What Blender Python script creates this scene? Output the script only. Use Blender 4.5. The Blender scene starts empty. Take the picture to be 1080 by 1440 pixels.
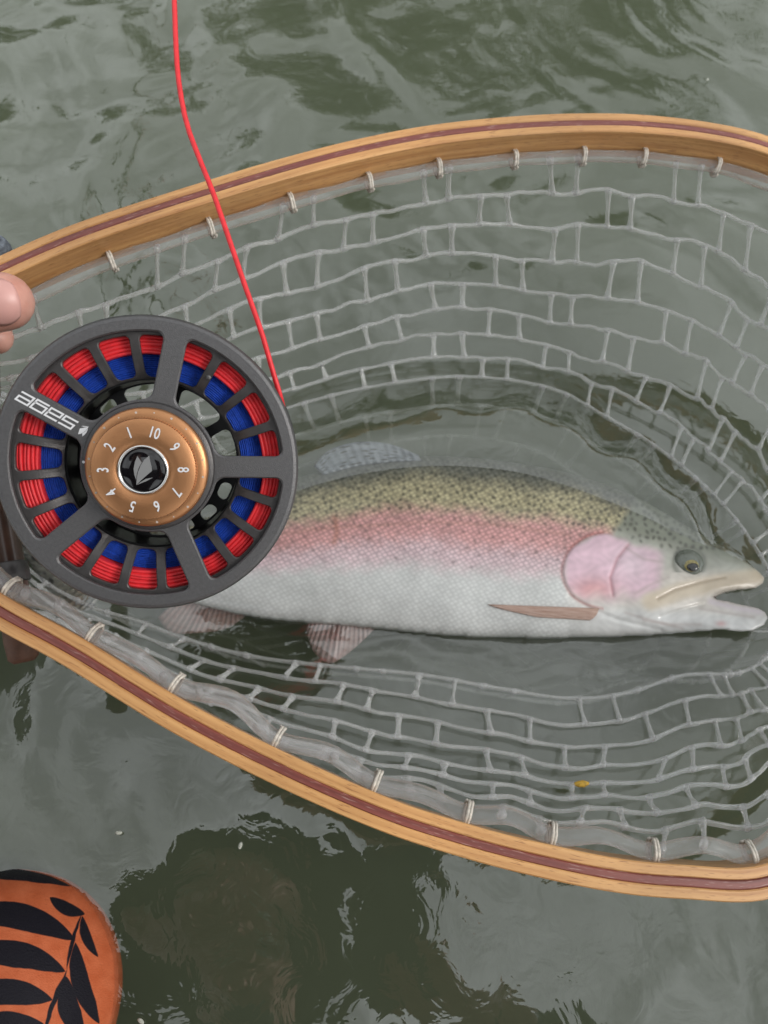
import bpy, bmesh, math, random
import numpy as np
from mathutils import Vector, Matrix, noise as mnoise

random.seed(7)
rng = np.random.default_rng(7)
PI = math.pi
sc = bpy.context.scene
COL = sc.collection

# ------------------------------------------------------------------ camera
H = 0.38                       # lens height above the water
TILT = math.radians(25)        # pitch away from straight down
F = 1040.0                     # focal length in photo pixels (1080 x 1440)
CT, ST = math.cos(TILT), math.sin(TILT)
cam_d = bpy.data.cameras.new('camera')
cam_d.sensor_fit = 'VERTICAL'
cam_d.sensor_height = 36.0
cam_d.lens = F * 36.0 / 1440.0
cam_d.clip_start = 0.01
cam_d.clip_end = 1000
cam_d.dof.use_dof = True
cam_d.dof.focus_distance = 0.275
cam_d.dof.aperture_fstop = 16
cam = bpy.data.objects.new('camera', cam_d)
COL.objects.link(cam)
cam.location = (0, 0, H)
cam.rotation_euler = (TILT, 0, 0)
sc.camera = cam

# ------------------------------------------------------------------ world, sun, exposure
SUN_EL, SUN_AZ = math.radians(34), math.radians(104)     # azimuth from +Y, towards +X
w = bpy.data.worlds.new('World')
sc.world = w
w.use_nodes = True
wn = w.node_tree.nodes
wl = w.node_tree.links
wn.clear()
sky = wn.new('ShaderNodeTexSky')
sky.sky_type = 'NISHITA'
sky.sun_disc = False
sky.sun_elevation = SUN_EL
sky.sun_rotation = SUN_AZ
sky.dust_density = 1.0
sky.air_density = 1.0
hs = wn.new('ShaderNodeHueSaturation')
hs.inputs['Saturation'].default_value = 0.10
tc = wn.new('ShaderNodeTexCoord')
nz = wn.new('ShaderNodeTexNoise')
nz.inputs['Scale'].default_value = 5.0
nz.inputs['Detail'].default_value = 5
nz.inputs['Roughness'].default_value = 0.55
mr = wn.new('ShaderNodeMapRange')
mr.inputs['From Min'].default_value = 0.35
mr.inputs['From Max'].default_value = 0.68
mr.inputs['To Min'].default_value = 0.66
mr.inputs['To Max'].default_value = 1.30
mul = wn.new('ShaderNodeVectorMath')
mul.operation = 'SCALE'
bg = wn.new('ShaderNodeBackground')
bg.inputs['Strength'].default_value = 0.15
wo = wn.new('ShaderNodeOutputWorld')
wl.new(sky.outputs[0], hs.inputs['Color'])
wl.new(tc.outputs['Generated'], nz.inputs['Vector'])
wl.new(nz.outputs['Fac'], mr.inputs['Value'])
deck = wn.new('ShaderNodeMix')              # closed cloud deck over the clear sky
deck.data_type = 'RGBA'
deck.inputs[0].default_value = 0.75
deck.inputs[7].default_value = (6.3, 6.6, 6.7, 1)
wl.new(hs.outputs[0], deck.inputs[6])
wl.new(deck.outputs[2], mul.inputs[0])
wl.new(mr.outputs[0], mul.inputs['Scale'])
wl.new(mul.outputs[0], bg.inputs['Color'])
wl.new(bg.outputs[0], wo.inputs['Surface'])

sun_d = bpy.data.lights.new('sun', 'SUN')
sun_d.energy = 1.3
sun_d.angle = math.radians(20)
sun_d.color = (1.0, 0.96, 0.9)
sun = bpy.data.objects.new('sun', sun_d)
COL.objects.link(sun)
sdir = Vector((math.sin(SUN_AZ) * math.cos(SUN_EL), math.cos(SUN_AZ) * math.cos(SUN_EL), math.sin(SUN_EL)))
sun.rotation_euler = sdir.to_track_quat('Z', 'Y').to_euler()
sun.location = sdir * 20

vs = sc.view_settings
vs.view_transform = 'Standard'
vs.look = 'None'
vs.exposure = 0.24
vs.gamma = 1.0
vs.use_curve_mapping = False
cy = sc.cycles
cy.use_denoising = True
cy.max_bounces = 10
cy.transparent_max_bounces = 32
cy.volume_bounces = 0
cy.caustics_reflective = False
cy.caustics_refractive = False
cy.sample_clamp_indirect = 4.0

# ------------------------------------------------------------------ pixel -> place
def ray(px, py):
    x = (px - 540.0) / F
    y = (720.0 - py) / F
    return Vector((x, y * CT + ST, y * ST - CT))
CAMP = Vector((0, 0, H))
def P(px, py, d):                      # point at depth d along the view axis
    return CAMP + ray(px, py) * d
def PZ(px, py, z):                     # point on the level z
    r = ray(px, py)
    return CAMP + r * ((z - H) / r.z)
HA, HB, DH = 0.30, 0.10, 0.303         # plane of the net's hoop
def hoop_d(px, py):
    return DH / (1 - HA * (720 - py) / F - HB * (px - 540) / F)
def PH(px, py):
    return P(px, py, hoop_d(px, py))

# ------------------------------------------------------------------ mesh helpers
def tag(o, label=None, cat=None, group=None, kind=None):
    if label: o['label'] = label
    if cat: o['category'] = cat
    if group: o['group'] = group
    if kind: o['kind'] = kind
    return o
def empty(name, loc=(0, 0, 0)):
    o = bpy.data.objects.new(name, None)
    o.empty_display_size = 0.02
    COL.objects.link(o)
    o.location = loc
    return o
def link(name, me, mat=None, parent=None, smooth=True):
    o = bpy.data.objects.new(name, me)
    COL.objects.link(o)
    if mat:
        me.materials.clear()
        me.materials.append(mat)
    if smooth and len(me.polygons):
        me.polygons.foreach_set('use_smooth', [True] * len(me.polygons))
    if parent:
        o.parent = parent
    return o
def rebase(root, loc):
    root.location = loc
    for c in root.children:
        c.matrix_parent_inverse = Matrix.Translation(Vector(loc)).inverted()
class MB:
    def __init__(s):
        s.v, s.f, s.uv = [], [], {}
    def add(s, vs, fs):
        k = len(s.v)
        s.v += [tuple(p) for p in vs]
        s.f += [tuple(i + k for i in f) for f in fs]
        return k
    def mesh(s, name):
        me = bpy.data.meshes.new(name)
        me.from_pydata(s.v, [], s.f)
        me.update()
        return me
    def build(s, name, mat=None, parent=None, smooth=True, recalc=False):
        me = s.mesh(name)
        if recalc:
            bm = bmesh.new(); bm.from_mesh(me)
            bmesh.ops.recalc_face_normals(bm, faces=bm.faces)
            bm.to_mesh(me); bm.free()
        return link(name, me, mat, parent, smooth)
def sharp(o, deg=35):
    me = o.data
    bm = bmesh.new(); bm.from_mesh(me)
    for e in bm.edges:
        if len(e.link_faces) == 2 and e.calc_face_angle(0) > math.radians(deg):
            e.smooth = False
    bm.to_mesh(me); bm.free()
    return o
def frames(pts, closed):
    n = len(pts)
    T = []
    for i in range(n):
        a = pts[(i - 1) % n] if (closed or i > 0) else pts[i]
        b = pts[(i + 1) % n] if (closed or i < n - 1) else pts[i]
        t = (b - a)
        T.append(t.normalized() if t.length > 1e-9 else Vector((0, 0, 1)))
    ref = Vector((0, 0, 1)) if abs(T[0].z) < 0.9 else Vector((1, 0, 0))
    N = [(ref - T[0] * ref.dot(T[0])).normalized()]
    for i in range(1, n):
        q = T[i - 1].rotation_difference(T[i])
        v = q @ N[-1]
        N.append((v - T[i] * v.dot(T[i])).normalized())
    return T, N
def tube(mb, pts, r, sides=6, closed=False, flat=1.0, up=None, caps=True):
    """round tube through pts; r number or list; with up, the section is flattened along up"""
    pts = [Vector(p) for p in pts]
    n = len(pts)
    T, N = frames(pts, closed)
    vs = []
    for i in range(n):
        rr = r[i] if hasattr(r, '__len__') else r
        nn = N[i]
        if up is not None:
            u = up[i] if isinstance(up, list) else up
            nn = (u - T[i] * u.dot(T[i])).normalized()
        b = T[i].cross(nn)
        for k in range(sides):
            a = 2 * PI * k / sides
            vs.append(pts[i] + nn * (math.cos(a) * rr * flat) + b * (math.sin(a) * rr))
    fs = []
    m = n if closed else n - 1
    for i in range(m):
        j = (i + 1) % n
        for k in range(sides):
            l = (k + 1) % sides
            fs.append((i * sides + k, i * sides + l, j * sides + l, j * sides + k))
    if not closed and caps:
        fs.append(tuple(range(sides - 1, -1, -1)))
        fs.append(tuple((n - 1) * sides + k for k in range(sides)))
    mb.add(vs, fs)
def capsule(mb, a, b, ra, rb, sides=14, rings=5):
    a, b = Vector(a), Vector(b)
    ax = (b - a)
    L = ax.length
    ax = ax.normalized() if L > 1e-9 else Vector((0, 0, 1))
    ref = Vector((0, 0, 1)) if abs(ax.z) < 0.9 else Vector((1, 0, 0))
    u = (ref - ax * ref.dot(ax)).normalized(); v = ax.cross(u)
    prof = []
    for i in range(1, rings + 1):
        t = PI / 2 * i / rings
        prof.append((a - ax * (ra * math.cos(t)), ra * math.sin(t)))
    for i in range(rings):
        t = PI / 2 * i / rings
        prof.append((b + ax * (rb * math.sin(t)), rb * math.cos(t)))
    vs = [a - ax * ra]
    for c, r in prof:
        for k in range(sides):
            t = 2 * PI * k / sides
            vs.append(c + u * (r * math.cos(t)) + v * (r * math.sin(t)))
    vs.append(b + ax * rb)
    fs = []
    m = len(prof)
    for k in range(sides):
        fs.append((0, 1 + (k + 1) % sides, 1 + k))
        fs.append((len(vs) - 1, 1 + (m - 1) * sides + k, 1 + (m - 1) * sides + (k + 1) % sides))
    for i in range(m - 1):
        for k in range(sides):
            l = (k + 1) % sides
            fs.append((1 + i * sides + k, 1 + i * sides + l, 1 + (i + 1) * sides + l, 1 + (i + 1) * sides + k))
    mb.add(vs, fs)
def chain(mb, pts, rs):
    for i in range(len(pts) - 1):
        capsule(mb, pts[i], pts[i + 1], rs[i], rs[i + 1])
def ellipsoid(mb, c, r, rot=None, seg=16, rings=10):
    c = Vector(c)
    vs, fs = [], []
    for i in range(rings + 1):
        t = PI * i / rings
        for k in range(seg):
            a = 2 * PI * k / seg
            p = Vector((r[0] * math.sin(t) * math.cos(a), r[1] * math.sin(t) * math.sin(a), r[2] * math.cos(t)))
            if rot is not None: p = rot @ p
            vs.append(c + p)
    for i in range(rings):
        for k in range(seg):
            l = (k + 1) % seg
            if i == 0: fs.append((k, (i + 1) * seg + k, (i + 1) * seg + l))
            elif i == rings - 1: fs.append((i * seg + k, (i + 1) * seg + k, i * seg + l))
            else: fs.append((i * seg + k, (i + 1) * seg + k, (i + 1) * seg + l, i * seg + l))
    mb.add(vs, fs)
def revolve(mb, prof, seg=96, closed=False, rmod=None):
    """profile of (r, z) spun round z"""
    n = len(prof)
    vs = []
    for k in range(seg):
        a = 2 * PI * k / seg
        for i, (r, z) in enumerate(prof):
            if rmod: r, z = rmod(i, k, r, z)
            vs.append((r * math.cos(a), r * math.sin(a), z))
    fs = []
    for k in range(seg):
        l = (k + 1) % seg
        for i in range(n if closed else n - 1):
            j = (i + 1) % n
            fs.append((k * n + i, l * n + i, l * n + j, k * n + j))
    mb.add(vs, fs)
def remesh(mb, name, voxel, mat, parent, smooth_it=4):
    me = mb.mesh(name)
    o = bpy.data.objects.new(name + '_tmp', me)
    COL.objects.link(o)
    m = o.modifiers.new('r', 'REMESH'); m.mode = 'VOXEL'; m.voxel_size = voxel
    s = o.modifiers.new('s', 'SMOOTH'); s.factor = 0.5; s.iterations = smooth_it
    dg = bpy.context.evaluated_depsgraph_get()
    out = bpy.data.meshes.new_from_object(o.evaluated_get(dg))
    out.name = name
    bpy.data.objects.remove(o); bpy.data.meshes.remove(me)
    return link(name, out, mat, parent)
def catmull(pts, per, closed=True):
    pts = [Vector(p) for p in pts]
    n = len(pts)
    out = []
    for i in range(n if closed else n - 1):
        p0 = pts[(i - 1) % n] if closed or i > 0 else pts[i]
        p1 = pts[i]; p2 = pts[(i + 1) % n]
        p3 = pts[(i + 2) % n] if closed or i < n - 2 else p2
        for k in range(per):
            t = k / per
            out.append(0.5 * ((2 * p1) + (p2 - p0) * t + (2 * p0 - 5 * p1 + 4 * p2 - p3) * t * t + (3 * p1 - p0 - 3 * p2 + p3) * t ** 3))
    if not closed: out.append(pts[-1])
    return out
def resample(pts, n, closed=True):
    pts = [Vector(p) for p in pts]
    q = pts + [pts[0]] if closed else pts
    s = [0]
    for i in range(1, len(q)): s.append(s[-1] + (q[i] - q[i - 1]).length)
    L = s[-1]
    out = []
    j = 0
    cnt = n if closed else n - 1
    for k in range(n):
        t = L * k / cnt
        while j < len(q) - 2 and s[j + 1] < t: j += 1
        f = (t - s[j]) / max(1e-9, s[j + 1] - s[j])
        out.append(q[j].lerp(q[j + 1], min(1, f)))
    return out

# ------------------------------------------------------------------ materials
def mat(name):
    m = bpy.data.materials.new(name)
    m.use_nodes = True
    n = m.node_tree.nodes; l = m.node_tree.links
    b = n['Principled BSDF']
    return m, n, l, b
def simple(name, col, rough=0.5, metal=0.0, var=0.0, vscale=60, bump=0.0, bscale=300, spec=0.5, coat=0.0):
    m, n, l, b = mat(name)
    b.inputs['Base Color'].default_value = (*col, 1)
    b.inputs['Roughness'].default_value = rough
    b.inputs['Metallic'].default_value = metal
    b.inputs['Specular IOR Level'].default_value = spec
    b.inputs['Coat Weight'].default_value = coat
    tc = n.new('ShaderNodeTexCoord')
    if var:
        t = n.new('ShaderNodeTexNoise'); t.inputs['Scale'].default_value = vscale; t.inputs['Detail'].default_value = 4
        l.new(tc.outputs['Object'], t.inputs['Vector'])
        r = n.new('ShaderNodeMapRange')
        r.inputs['From Min'].default_value = 0.3; r.inputs['From Max'].default_value = 0.7
        r.inputs['To Min'].default_value = 1 - var; r.inputs['To Max'].default_value = 1 + var
        l.new(t.outputs['Fac'], r.inputs['Value'])
        s = n.new('ShaderNodeVectorMath'); s.operation = 'SCALE'; s.inputs[0].default_value = col
        l.new(r.outputs[0], s.inputs['Scale'])
        l.new(s.outputs[0], b.inputs['Base Color'])
    if bump:
        t2 = n.new('ShaderNodeTexNoise'); t2.inputs['Scale'].default_value = bscale; t2.inputs['Detail'].default_value = 3
        l.new(tc.outputs['Object'], t2.inputs['Vector'])
        bp = n.new('ShaderNodeBump'); bp.inputs['Strength'].default_value = bump; bp.inputs['Distance'].default_value = 0.0005
        l.new(t2.outputs['Fac'], bp.inputs['Height']); l.new(bp.outputs[0], b.inputs['Normal'])
    return m
def ramp(n, stops, interp='LINEAR'):
    r = n.new('ShaderNodeValToRGB')
    r.color_ramp.interpolation = interp
    e = r.color_ramp.elements
    while len(e) < len(stops): e.new(0.5)
    for i, (p, c) in enumerate(stops):
        e[i].position = p; e[i].color = (*c, 1)
    return r
def wood(name, dark, light, fleck):
    m, n, l, b = mat(name)
    uv = n.new('ShaderNodeUVMap')
    mp = n.new('ShaderNodeMapping'); mp.inputs['Scale'].default_value = (14, 420, 1)
    l.new(uv.outputs[0], mp.inputs['Vector'])
    t = n.new('ShaderNodeTexNoise'); t.inputs['Scale'].default_value = 1; t.inputs['Detail'].default_value = 6; t.inputs['Distortion'].default_value = 0.4
    l.new(mp.outputs[0], t.inputs['Vector'])
    r = ramp(n, [(0.30, dark), (0.62, light)])
    l.new(t.outputs['Fac'], r.inputs['Fac'])
    mp2 = n.new('ShaderNodeMapping'); mp2.inputs['Scale'].default_value = (150, 1900, 1)
    l.new(uv.outputs[0], mp2.inputs['Vector'])
    t2 = n.new('ShaderNodeTexNoise'); t2.inputs['Scale'].default_value = 1; t2.inputs['Detail'].default_value = 2
    l.new(mp2.outputs[0], t2.inputs['Vector'])
    r2 = ramp(n, [(0.60, (0, 0, 0)), (0.70, (1, 1, 1))])
    l.new(t2.outputs['Fac'], r2.inputs['Fac'])
    mx = n.new('ShaderNodeMix'); mx.data_type = 'RGBA'
    l.new(r2.outputs[0], mx.inputs[0]); l.new(r.outputs[0], mx.inputs[6]); mx.inputs[7].default_value = (*fleck, 1)
    mp3 = n.new('ShaderNodeMapping'); mp3.inputs['Scale'].default_value = (9, 30, 1)
    l.new(uv.outputs[0], mp3.inputs['Vector'])
    t3 = n.new('ShaderNodeTexNoise'); t3.inputs['Scale'].default_value = 1; t3.inputs['Detail'].default_value = 3
    l.new(mp3.outputs[0], t3.inputs['Vector'])
    mr = n.new('ShaderNodeMapRange'); mr.inputs['From Min'].default_value = .3; mr.inputs['From Max'].default_value = .7
    mr.inputs['To Min'].default_value = .72; mr.inputs['To Max'].default_value = 1.22
    l.new(t3.outputs['Fac'], mr.inputs['Value'])
    sm = n.new('ShaderNodeVectorMath'); sm.operation = 'SCALE'
    l.new(mx.outputs[2], sm.inputs[0]); l.new(mr.outputs[0], sm.inputs['Scale'])
    l.new(sm.outputs[0], b.inputs['Base Color'])
    b.inputs['Roughness'].default_value = 0.38
    b.inputs['Coat Weight'].default_value = 0.25
    b.inputs['Coat Roughness'].default_value = 0.25
    bp = n.new('ShaderNodeBump'); bp.inputs['Strength'].default_value = 0.25; bp.inputs['Distance'].default_value = 0.0004
    l.new(t2.outputs['Fac'], bp.inputs['Height']); l.new(bp.outputs[0], b.inputs['Normal'])
    return m

M = {}
M['wood'] = wood('pale_varnished_wood', (0.46, 0.21, 0.07), (0.66, 0.36, 0.14), (0.33, 0.14, 0.05))
M['redwood'] = wood('dark_red_wood', (0.13, 0.028, 0.022), (0.24, 0.065, 0.05), (0.36, 0.20, 0.17))
M['gunmetal'] = simple('anodised_grey_metal', (0.125, 0.122, 0.125), 0.42, 0.55, 0.10, 900, 0.35, 2600)
M['gunmetal_dark'] = simple('anodised_dark_metal', (0.075, 0.070, 0.070), 0.38, 0.5, 0.15, 300, 0.2, 2000)
M['black_metal'] = simple('black_metal', (0.008, 0.008, 0.009), 0.35, 0.2, 0.1, 300)
M['copper'] = simple('bronze_anodised_dial', (0.52, 0.25, 0.115), 0.34, 0.75, 0.05, 200, 0.12, 3000)
M['white_print'] = simple('white_print', (0.72, 0.72, 0.74), 0.45)
M['grey_print'] = simple('worn_white_print', (0.62, 0.52, 0.45), 0.5)
M['chrome'] = simple('polished_ring', (0.8, 0.78, 0.76), 0.16, 1.0)
M['cap'] = simple('black_gloss_cap', (0.006, 0.005, 0.006), 0.08, 0.0, coat=0.6)
M['logo'] = simple('brushed_silver_logo', (0.34, 0.34, 0.34), 0.35, 0.5)
M['red_line'] = simple('coral_red_line', (0.80, 0.035, 0.045), 0.42, 0, 0.12, 400, spec=0.4)
M['blue_line'] = simple('blue_backing', (0.008, 0.055, 0.40), 0.55, 0, 0.25, 900, 0.5, 2500, spec=0.3)
M['cork'] = simple('brown_grip', (0.13, 0.06, 0.035), 0.6, 0, 0.3, 200, 0.4, 500)
M['rodseat'] = simple('dark_brown_reel_seat', (0.06, 0.03, 0.02), 0.3, 0, 0.3, 120, coat=0.4)
M['blank'] = simple('rod_blank', (0.02, 0.022, 0.02), 0.25, 0, 0.1, coat=0.5)
M['twine'] = simple('pale_twine', (0.62, 0.57, 0.50), 0.8, 0, 0.25, 800, 0.8, 1800)
M['jacket'] = simple('grey_blue_jacket', (0.05, 0.055, 0.06), 0.85, 0, 0.25, 60, 0.6, 500)
M['knit'] = simple('grey_blue_knit', (0.13, 0.15, 0.18), 0.95, 0, 0.5, 500, 1.0, 900)
M['hat'] = simple('dark_hat', (0.03, 0.032, 0.028), 0.85, 0, 0.2, 60, 0.5, 500)
M['boot'] = simple('boot_rubber', (0.03, 0.028, 0.025), 0.6, 0, 0.3, 60)
M['eye_white'] = simple('eye_white', (0.7, 0.68, 0.65), 0.2)
M['hair'] = simple('brown_hair', (0.05, 0.03, 0.02), 0.7, 0, 0.4, 200, 0.8, 300)
M['phone'] = simple('phone_glass', (0.02, 0.02, 0.022), 0.12, 0, coat=0.5)
M['lens'] = simple('phone_lens', (0.004, 0.004, 0.006), 0.05, coat=1.0)
M['bark'] = simple('bark', (0.09, 0.07, 0.055), 0.9, 0, 0.4, 4, 1.0, 20)
M['leaf'] = simple('leaf', (0.05, 0.075, 0.03), 0.6, 0, 0.5, 1.2)
M['leaf_b'] = simple('leaf_dark', (0.035, 0.055, 0.03), 0.6, 0, 0.5, 1.2)
M['bank'] = simple('bank_earth', (0.10, 0.095, 0.06), 0.95, 0, 0.4, 1.5)
M['yellow_leaf'] = simple('yellow_scrap', (0.55, 0.33, 0.04), 0.6, 0, 0.4, 700)
M['pale_speck'] = simple('pale_speck', (0.45, 0.46, 0.40), 0.7, 0, 0.3, 700)

# skin
m, n, l, b = mat('skin')
tcx = n.new('ShaderNodeTexCoord')
t = n.new('ShaderNodeTexNoise'); t.inputs['Scale'].default_value = 90; t.inputs['Detail'].default_value = 4
l.new(tcx.outputs['Object'], t.inputs['Vector'])
r = ramp(n, [(0.3, (0.58, 0.27, 0.21)), (0.7, (0.70, 0.38, 0.31))])
l.new(t.outputs['Fac'], r.inputs['Fac']); l.new(r.outputs[0], b.inputs['Base Color'])
b.inputs['Roughness'].default_value = 0.42
b.inputs['Subsurface Weight'].default_value = 0.15
b.inputs['Subsurface Radius'].default_value = (0.008, 0.003, 0.002)
b.inputs['Subsurface Scale'].default_value = 0.5
t2 = n.new('ShaderNodeTexNoise'); t2.inputs['Scale'].default_value = 900
l.new(tcx.outputs['Object'], t2.inputs['Vector'])
bp = n.new('ShaderNodeBump'); bp.inputs['Strength'].default_value = 0.25; bp.inputs['Distance'].default_value = 0.0003
l.new(t2.outputs['Fac'], bp.inputs['Height']); l.new(bp.outputs[0], b.inputs['Normal'])
M['skin'] = m
M['nail'] = simple('thumb_nail', (0.68, 0.37, 0.33), 0.38, 0, 0.08, 100)

# clear rubber
def rubber(name, tint, alpha, trans):
    m, n, l, b = mat(name)
    b.inputs['Base Color'].default_value = (*tint, 1)
    b.inputs['Roughness'].default_value = 0.07
    b.inputs['Transmission Weight'].default_value = trans
    b.inputs['IOR'].default_value = 1.38
    b.inputs['Specular IOR Level'].default_value = 1.0
    b.inputs['Coat Weight'].default_value = 0.5
    b.inputs['Coat Roughness'].default_value = 0.1
    tc = n.new('ShaderNodeTexCoord')
    t = n.new('ShaderNodeTexNoise'); t.inputs['Scale'].default_value = 150; t.inputs['Detail'].default_value = 2
    l.new(tc.outputs['Object'], t.inputs['Vector'])
    bp = n.new('ShaderNodeBump'); bp.inputs['Strength'].default_value = 0.35; bp.inputs['Distance'].default_value = 0.0007
    l.new(t.outputs['Fac'], bp.inputs['Height']); l.new(bp.outputs[0], b.inputs['Normal'])
    tr = n.new('ShaderNodeBsdfTransparent')
    mx = n.new('ShaderNodeMixShader')
    lw = n.new('ShaderNodeLayerWeight'); lw.inputs['Blend'].default_value = 0.35
    l.new(bp.outputs[0], lw.inputs['Normal'])
    mr = n.new('ShaderNodeMapRange')
    mr.inputs['To Min'].default_value = alpha; mr.inputs['To Max'].default_value = min(1, alpha + 0.45)
    l.new(lw.outputs['Facing'], mr.inputs['Value'])
    l.new(mr.outputs[0], mx.inputs[0])
    l.new(tr.outputs[0], mx.inputs[1]); l.new(b.outputs[0], mx.inputs[2])
    l.new(mx.outputs[0], n['Material Output'].inputs['Surface'])
    return m
M['rubber'] = rubber('clear_rubber_mesh', (0.95, 0.95, 0.95), 0.40, 0.55)
M['rubber_tube'] = rubber('clear_rubber_rim', (0.94, 0.91, 0.92), 0.30, 0.72)

# water: mirror-like skin over murky green body
m, n, l, b = mat('river_water')
n.remove(b)
fr = n.new('ShaderNodeFresnel'); fr.inputs['IOR'].default_value = 2.2
gl = n.new('ShaderNodeBsdfGlossy'); gl.inputs['Roughness'].default_value = 0.015
tr = n.new('ShaderNodeBsdfTransparent')
mx = n.new('ShaderNodeMixShader')
geo = n.new('ShaderNodeNewGeometry')
io = n.new('ShaderNodeMapRange')                 # same reflectance from above and from below
io.inputs['To Min'].default_value = 2.2; io.inputs['To Max'].default_value = 1 / 2.2
l.new(geo.outputs['Backfacing'], io.inputs['Value']); l.new(io.outputs[0], fr.inputs['IOR'])
tcx = n.new('ShaderNodeTexCoord')
t = n.new('ShaderNodeTexNoise'); t.inputs['Scale'].default_value = 55; t.inputs['Detail'].default_value = 3; t.inputs['Distortion'].default_value = 1.2
l.new(tcx.outputs['Object'], t.inputs['Vector'])
bp = n.new('ShaderNodeBump'); bp.inputs['Strength'].default_value = 0.06; bp.inputs['Distance'].default_value = 0.004
l.new(t.outputs['Fac'], bp.inputs['Height'])
l.new(bp.outputs[0], gl.inputs['Normal']); l.new(bp.outputs[0], fr.inputs['Normal'])
l.new(fr.outputs[0], mx.inputs[0]); l.new(tr.outputs[0], mx.inputs[1]); l.new(gl.outputs[0], mx.inputs[2])
l.new(mx.outputs[0], n['Material Output'].inputs['Surface'])
pv = n.new('ShaderNodeVolumePrincipled')
pv.inputs['Color'].default_value = (0.50, 0.585, 0.365, 1)
pv.inputs['Density'].default_value = 12.0
l.new(pv.outputs[0], n['Material Output'].inputs['Volume'])
M['water'] = m
M['bed'] = simple('river_bed', (0.05, 0.06, 0.03), 0.9, 0, 0.4, 8)

# ------------------------------------------------------------------ structure: river bed, water, bank
HOOP_PX = [(10, 372), (100, 333), (200, 298), (300, 266), (400, 236), (500, 210), (600, 190), (700, 178), (800, 172),
           (900, 173), (1000, 184), (1080, 203), (1180, 245), (1280, 330), (1350, 450), (1390, 600), (1392, 760),
           (1355, 920), (1285, 1070), (1190, 1180), (1080, 1240), (960, 1240), (860, 1230), (740, 1205), (640, 1178), (540, 1145),
           (400, 1084), (250, 1007), (100, 915), (0, 860), (-100, 795), (-190, 725), (-250, 650), (-255, 580), (-200, 500), (-100, 425)]
WATER_PX = [(10, 560), (90, 590), (170, 612), (250, 612), (330, 597), (400, 575), (480, 553), (560, 538), (640, 530), (720, 535), (790, 552), (850, 585),
            (910, 620), (970, 665), (1030, 725), (1080, 800), (1105, 860), (1085, 915), (1040, 946), (960, 950), (880, 975), (800, 982), (700, 968),
            (600, 950), (500, 940), (400, 930), (330, 918), (260, 898), (190, 872), (120, 850), (40, 800), (-20, 720), (-30, 630)]
hoop_c = catmull([PH(*p) for p in HOOP_PX], 10)
water_c = catmull([PZ(x, y, 0) for x, y in WATER_PX], 10)

def smoothstep(a, b_, x):
    t = np.clip((x - a) / (b_ - a), 0, 1)
    return t * t * (3 - 2 * t)
def poly_sd(poly, X, Y):
    """signed distance to polygon, positive inside"""
    d = np.full(X.shape, 1e9); inside = np.zeros(X.shape, bool)
    n_ = len(poly)
    for i in range(n_):
        x0, y0 = poly[i]; x1, y1 = poly[(i + 1) % n_]
        dx, dy = x1 - x0, y1 - y0
        t_ = np.clip(((X - x0) * dx + (Y - y0) * dy) / max(1e-9, dx * dx + dy * dy), 0, 1)
        d = np.minimum(d, np.hypot(X - x0 - t_ * dx, Y - y0 - t_ * dy))
        c = ((y0 > Y) != (y1 > Y)) & (X < dx * (Y - y0) / (dy if abs(dy) > 1e-12 else 1e-12) + x0)
        inside ^= c
    return np.where(inside, d, -d)
def line_sd(pts, X, Y):
    d = np.full(X.shape, 1e9)
    for i in range(len(pts) - 1):
        x0, y0 = pts[i]; x1, y1 = pts[i + 1]
        dx, dy = x1 - x0, y1 - y0
        t_ = np.clip(((X - x0) * dx + (Y - y0) * dy) / max(1e-9, dx * dx + dy * dy), 0, 1)
        d = np.minimum(d, np.hypot(X - x0 - t_ * dx, Y - y0 - t_ * dy))
    return d

def axis(lo, hi, step, far):
    a = list(np.arange(lo, hi + step / 2, step))
    g = step
    while a[-1] < far:
        g *= 1.35; a.append(a[-1] + g)
    g = step
    while a[0] > -far:
        g *= 1.35; a.insert(0, a[0] - g)
    return np.array(a)
gx = axis(-0.50, 0.55, 0.0042, 160.0)
gy = axis(-0.28, 0.95, 0.0042, 160.0)
X, Y = np.meshgrid(gx, gy)
wv = np.zeros_like(X)
rs = np.random.default_rng(11)
wx = X + 0.012 * np.sin(31 * Y + 1.1) + 0.009 * np.sin(47 * X + 23 * Y)
wy = Y + 0.012 * np.sin(27 * X + 0.3) + 0.009 * np.sin(41 * Y - 19 * X)
for _ in range(34):
    lam = rs.uniform(0.018, 0.12)
    th = rs.uniform(0, 2 * PI)
    k = 2 * PI / lam
    wv += (lam * 0.0036) * np.sin(k * (wx * math.cos(th) + wy * math.sin(th)) + rs.uniform(0, 6.28)) * (0.7 + 0.5 * np.sin(9 * X * math.cos(th + 1) + 7 * Y + th))
sd = poly_sd([(p.x, p.y) for p in hoop_c[::4]], X, Y)
sdw = poly_sd([(p.x, p.y) for p in water_c[::3]], X, Y)
amp = 1.0 - 0.955 * smoothstep(-0.04, 0.03, sd)
amp *= 0.30 + 0.70 * np.maximum(smoothstep(-0.1, 0.25, Y + 0.35 * np.abs(X - 0.05)), smoothstep(0.02, 0.16, X))      # calmer close to the wader
amp *= np.exp(-np.maximum(0, np.hypot(X, Y - 0.3) - 0.8) / 8.0) * 0.9 + 0.1
wv = wv * amp
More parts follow.
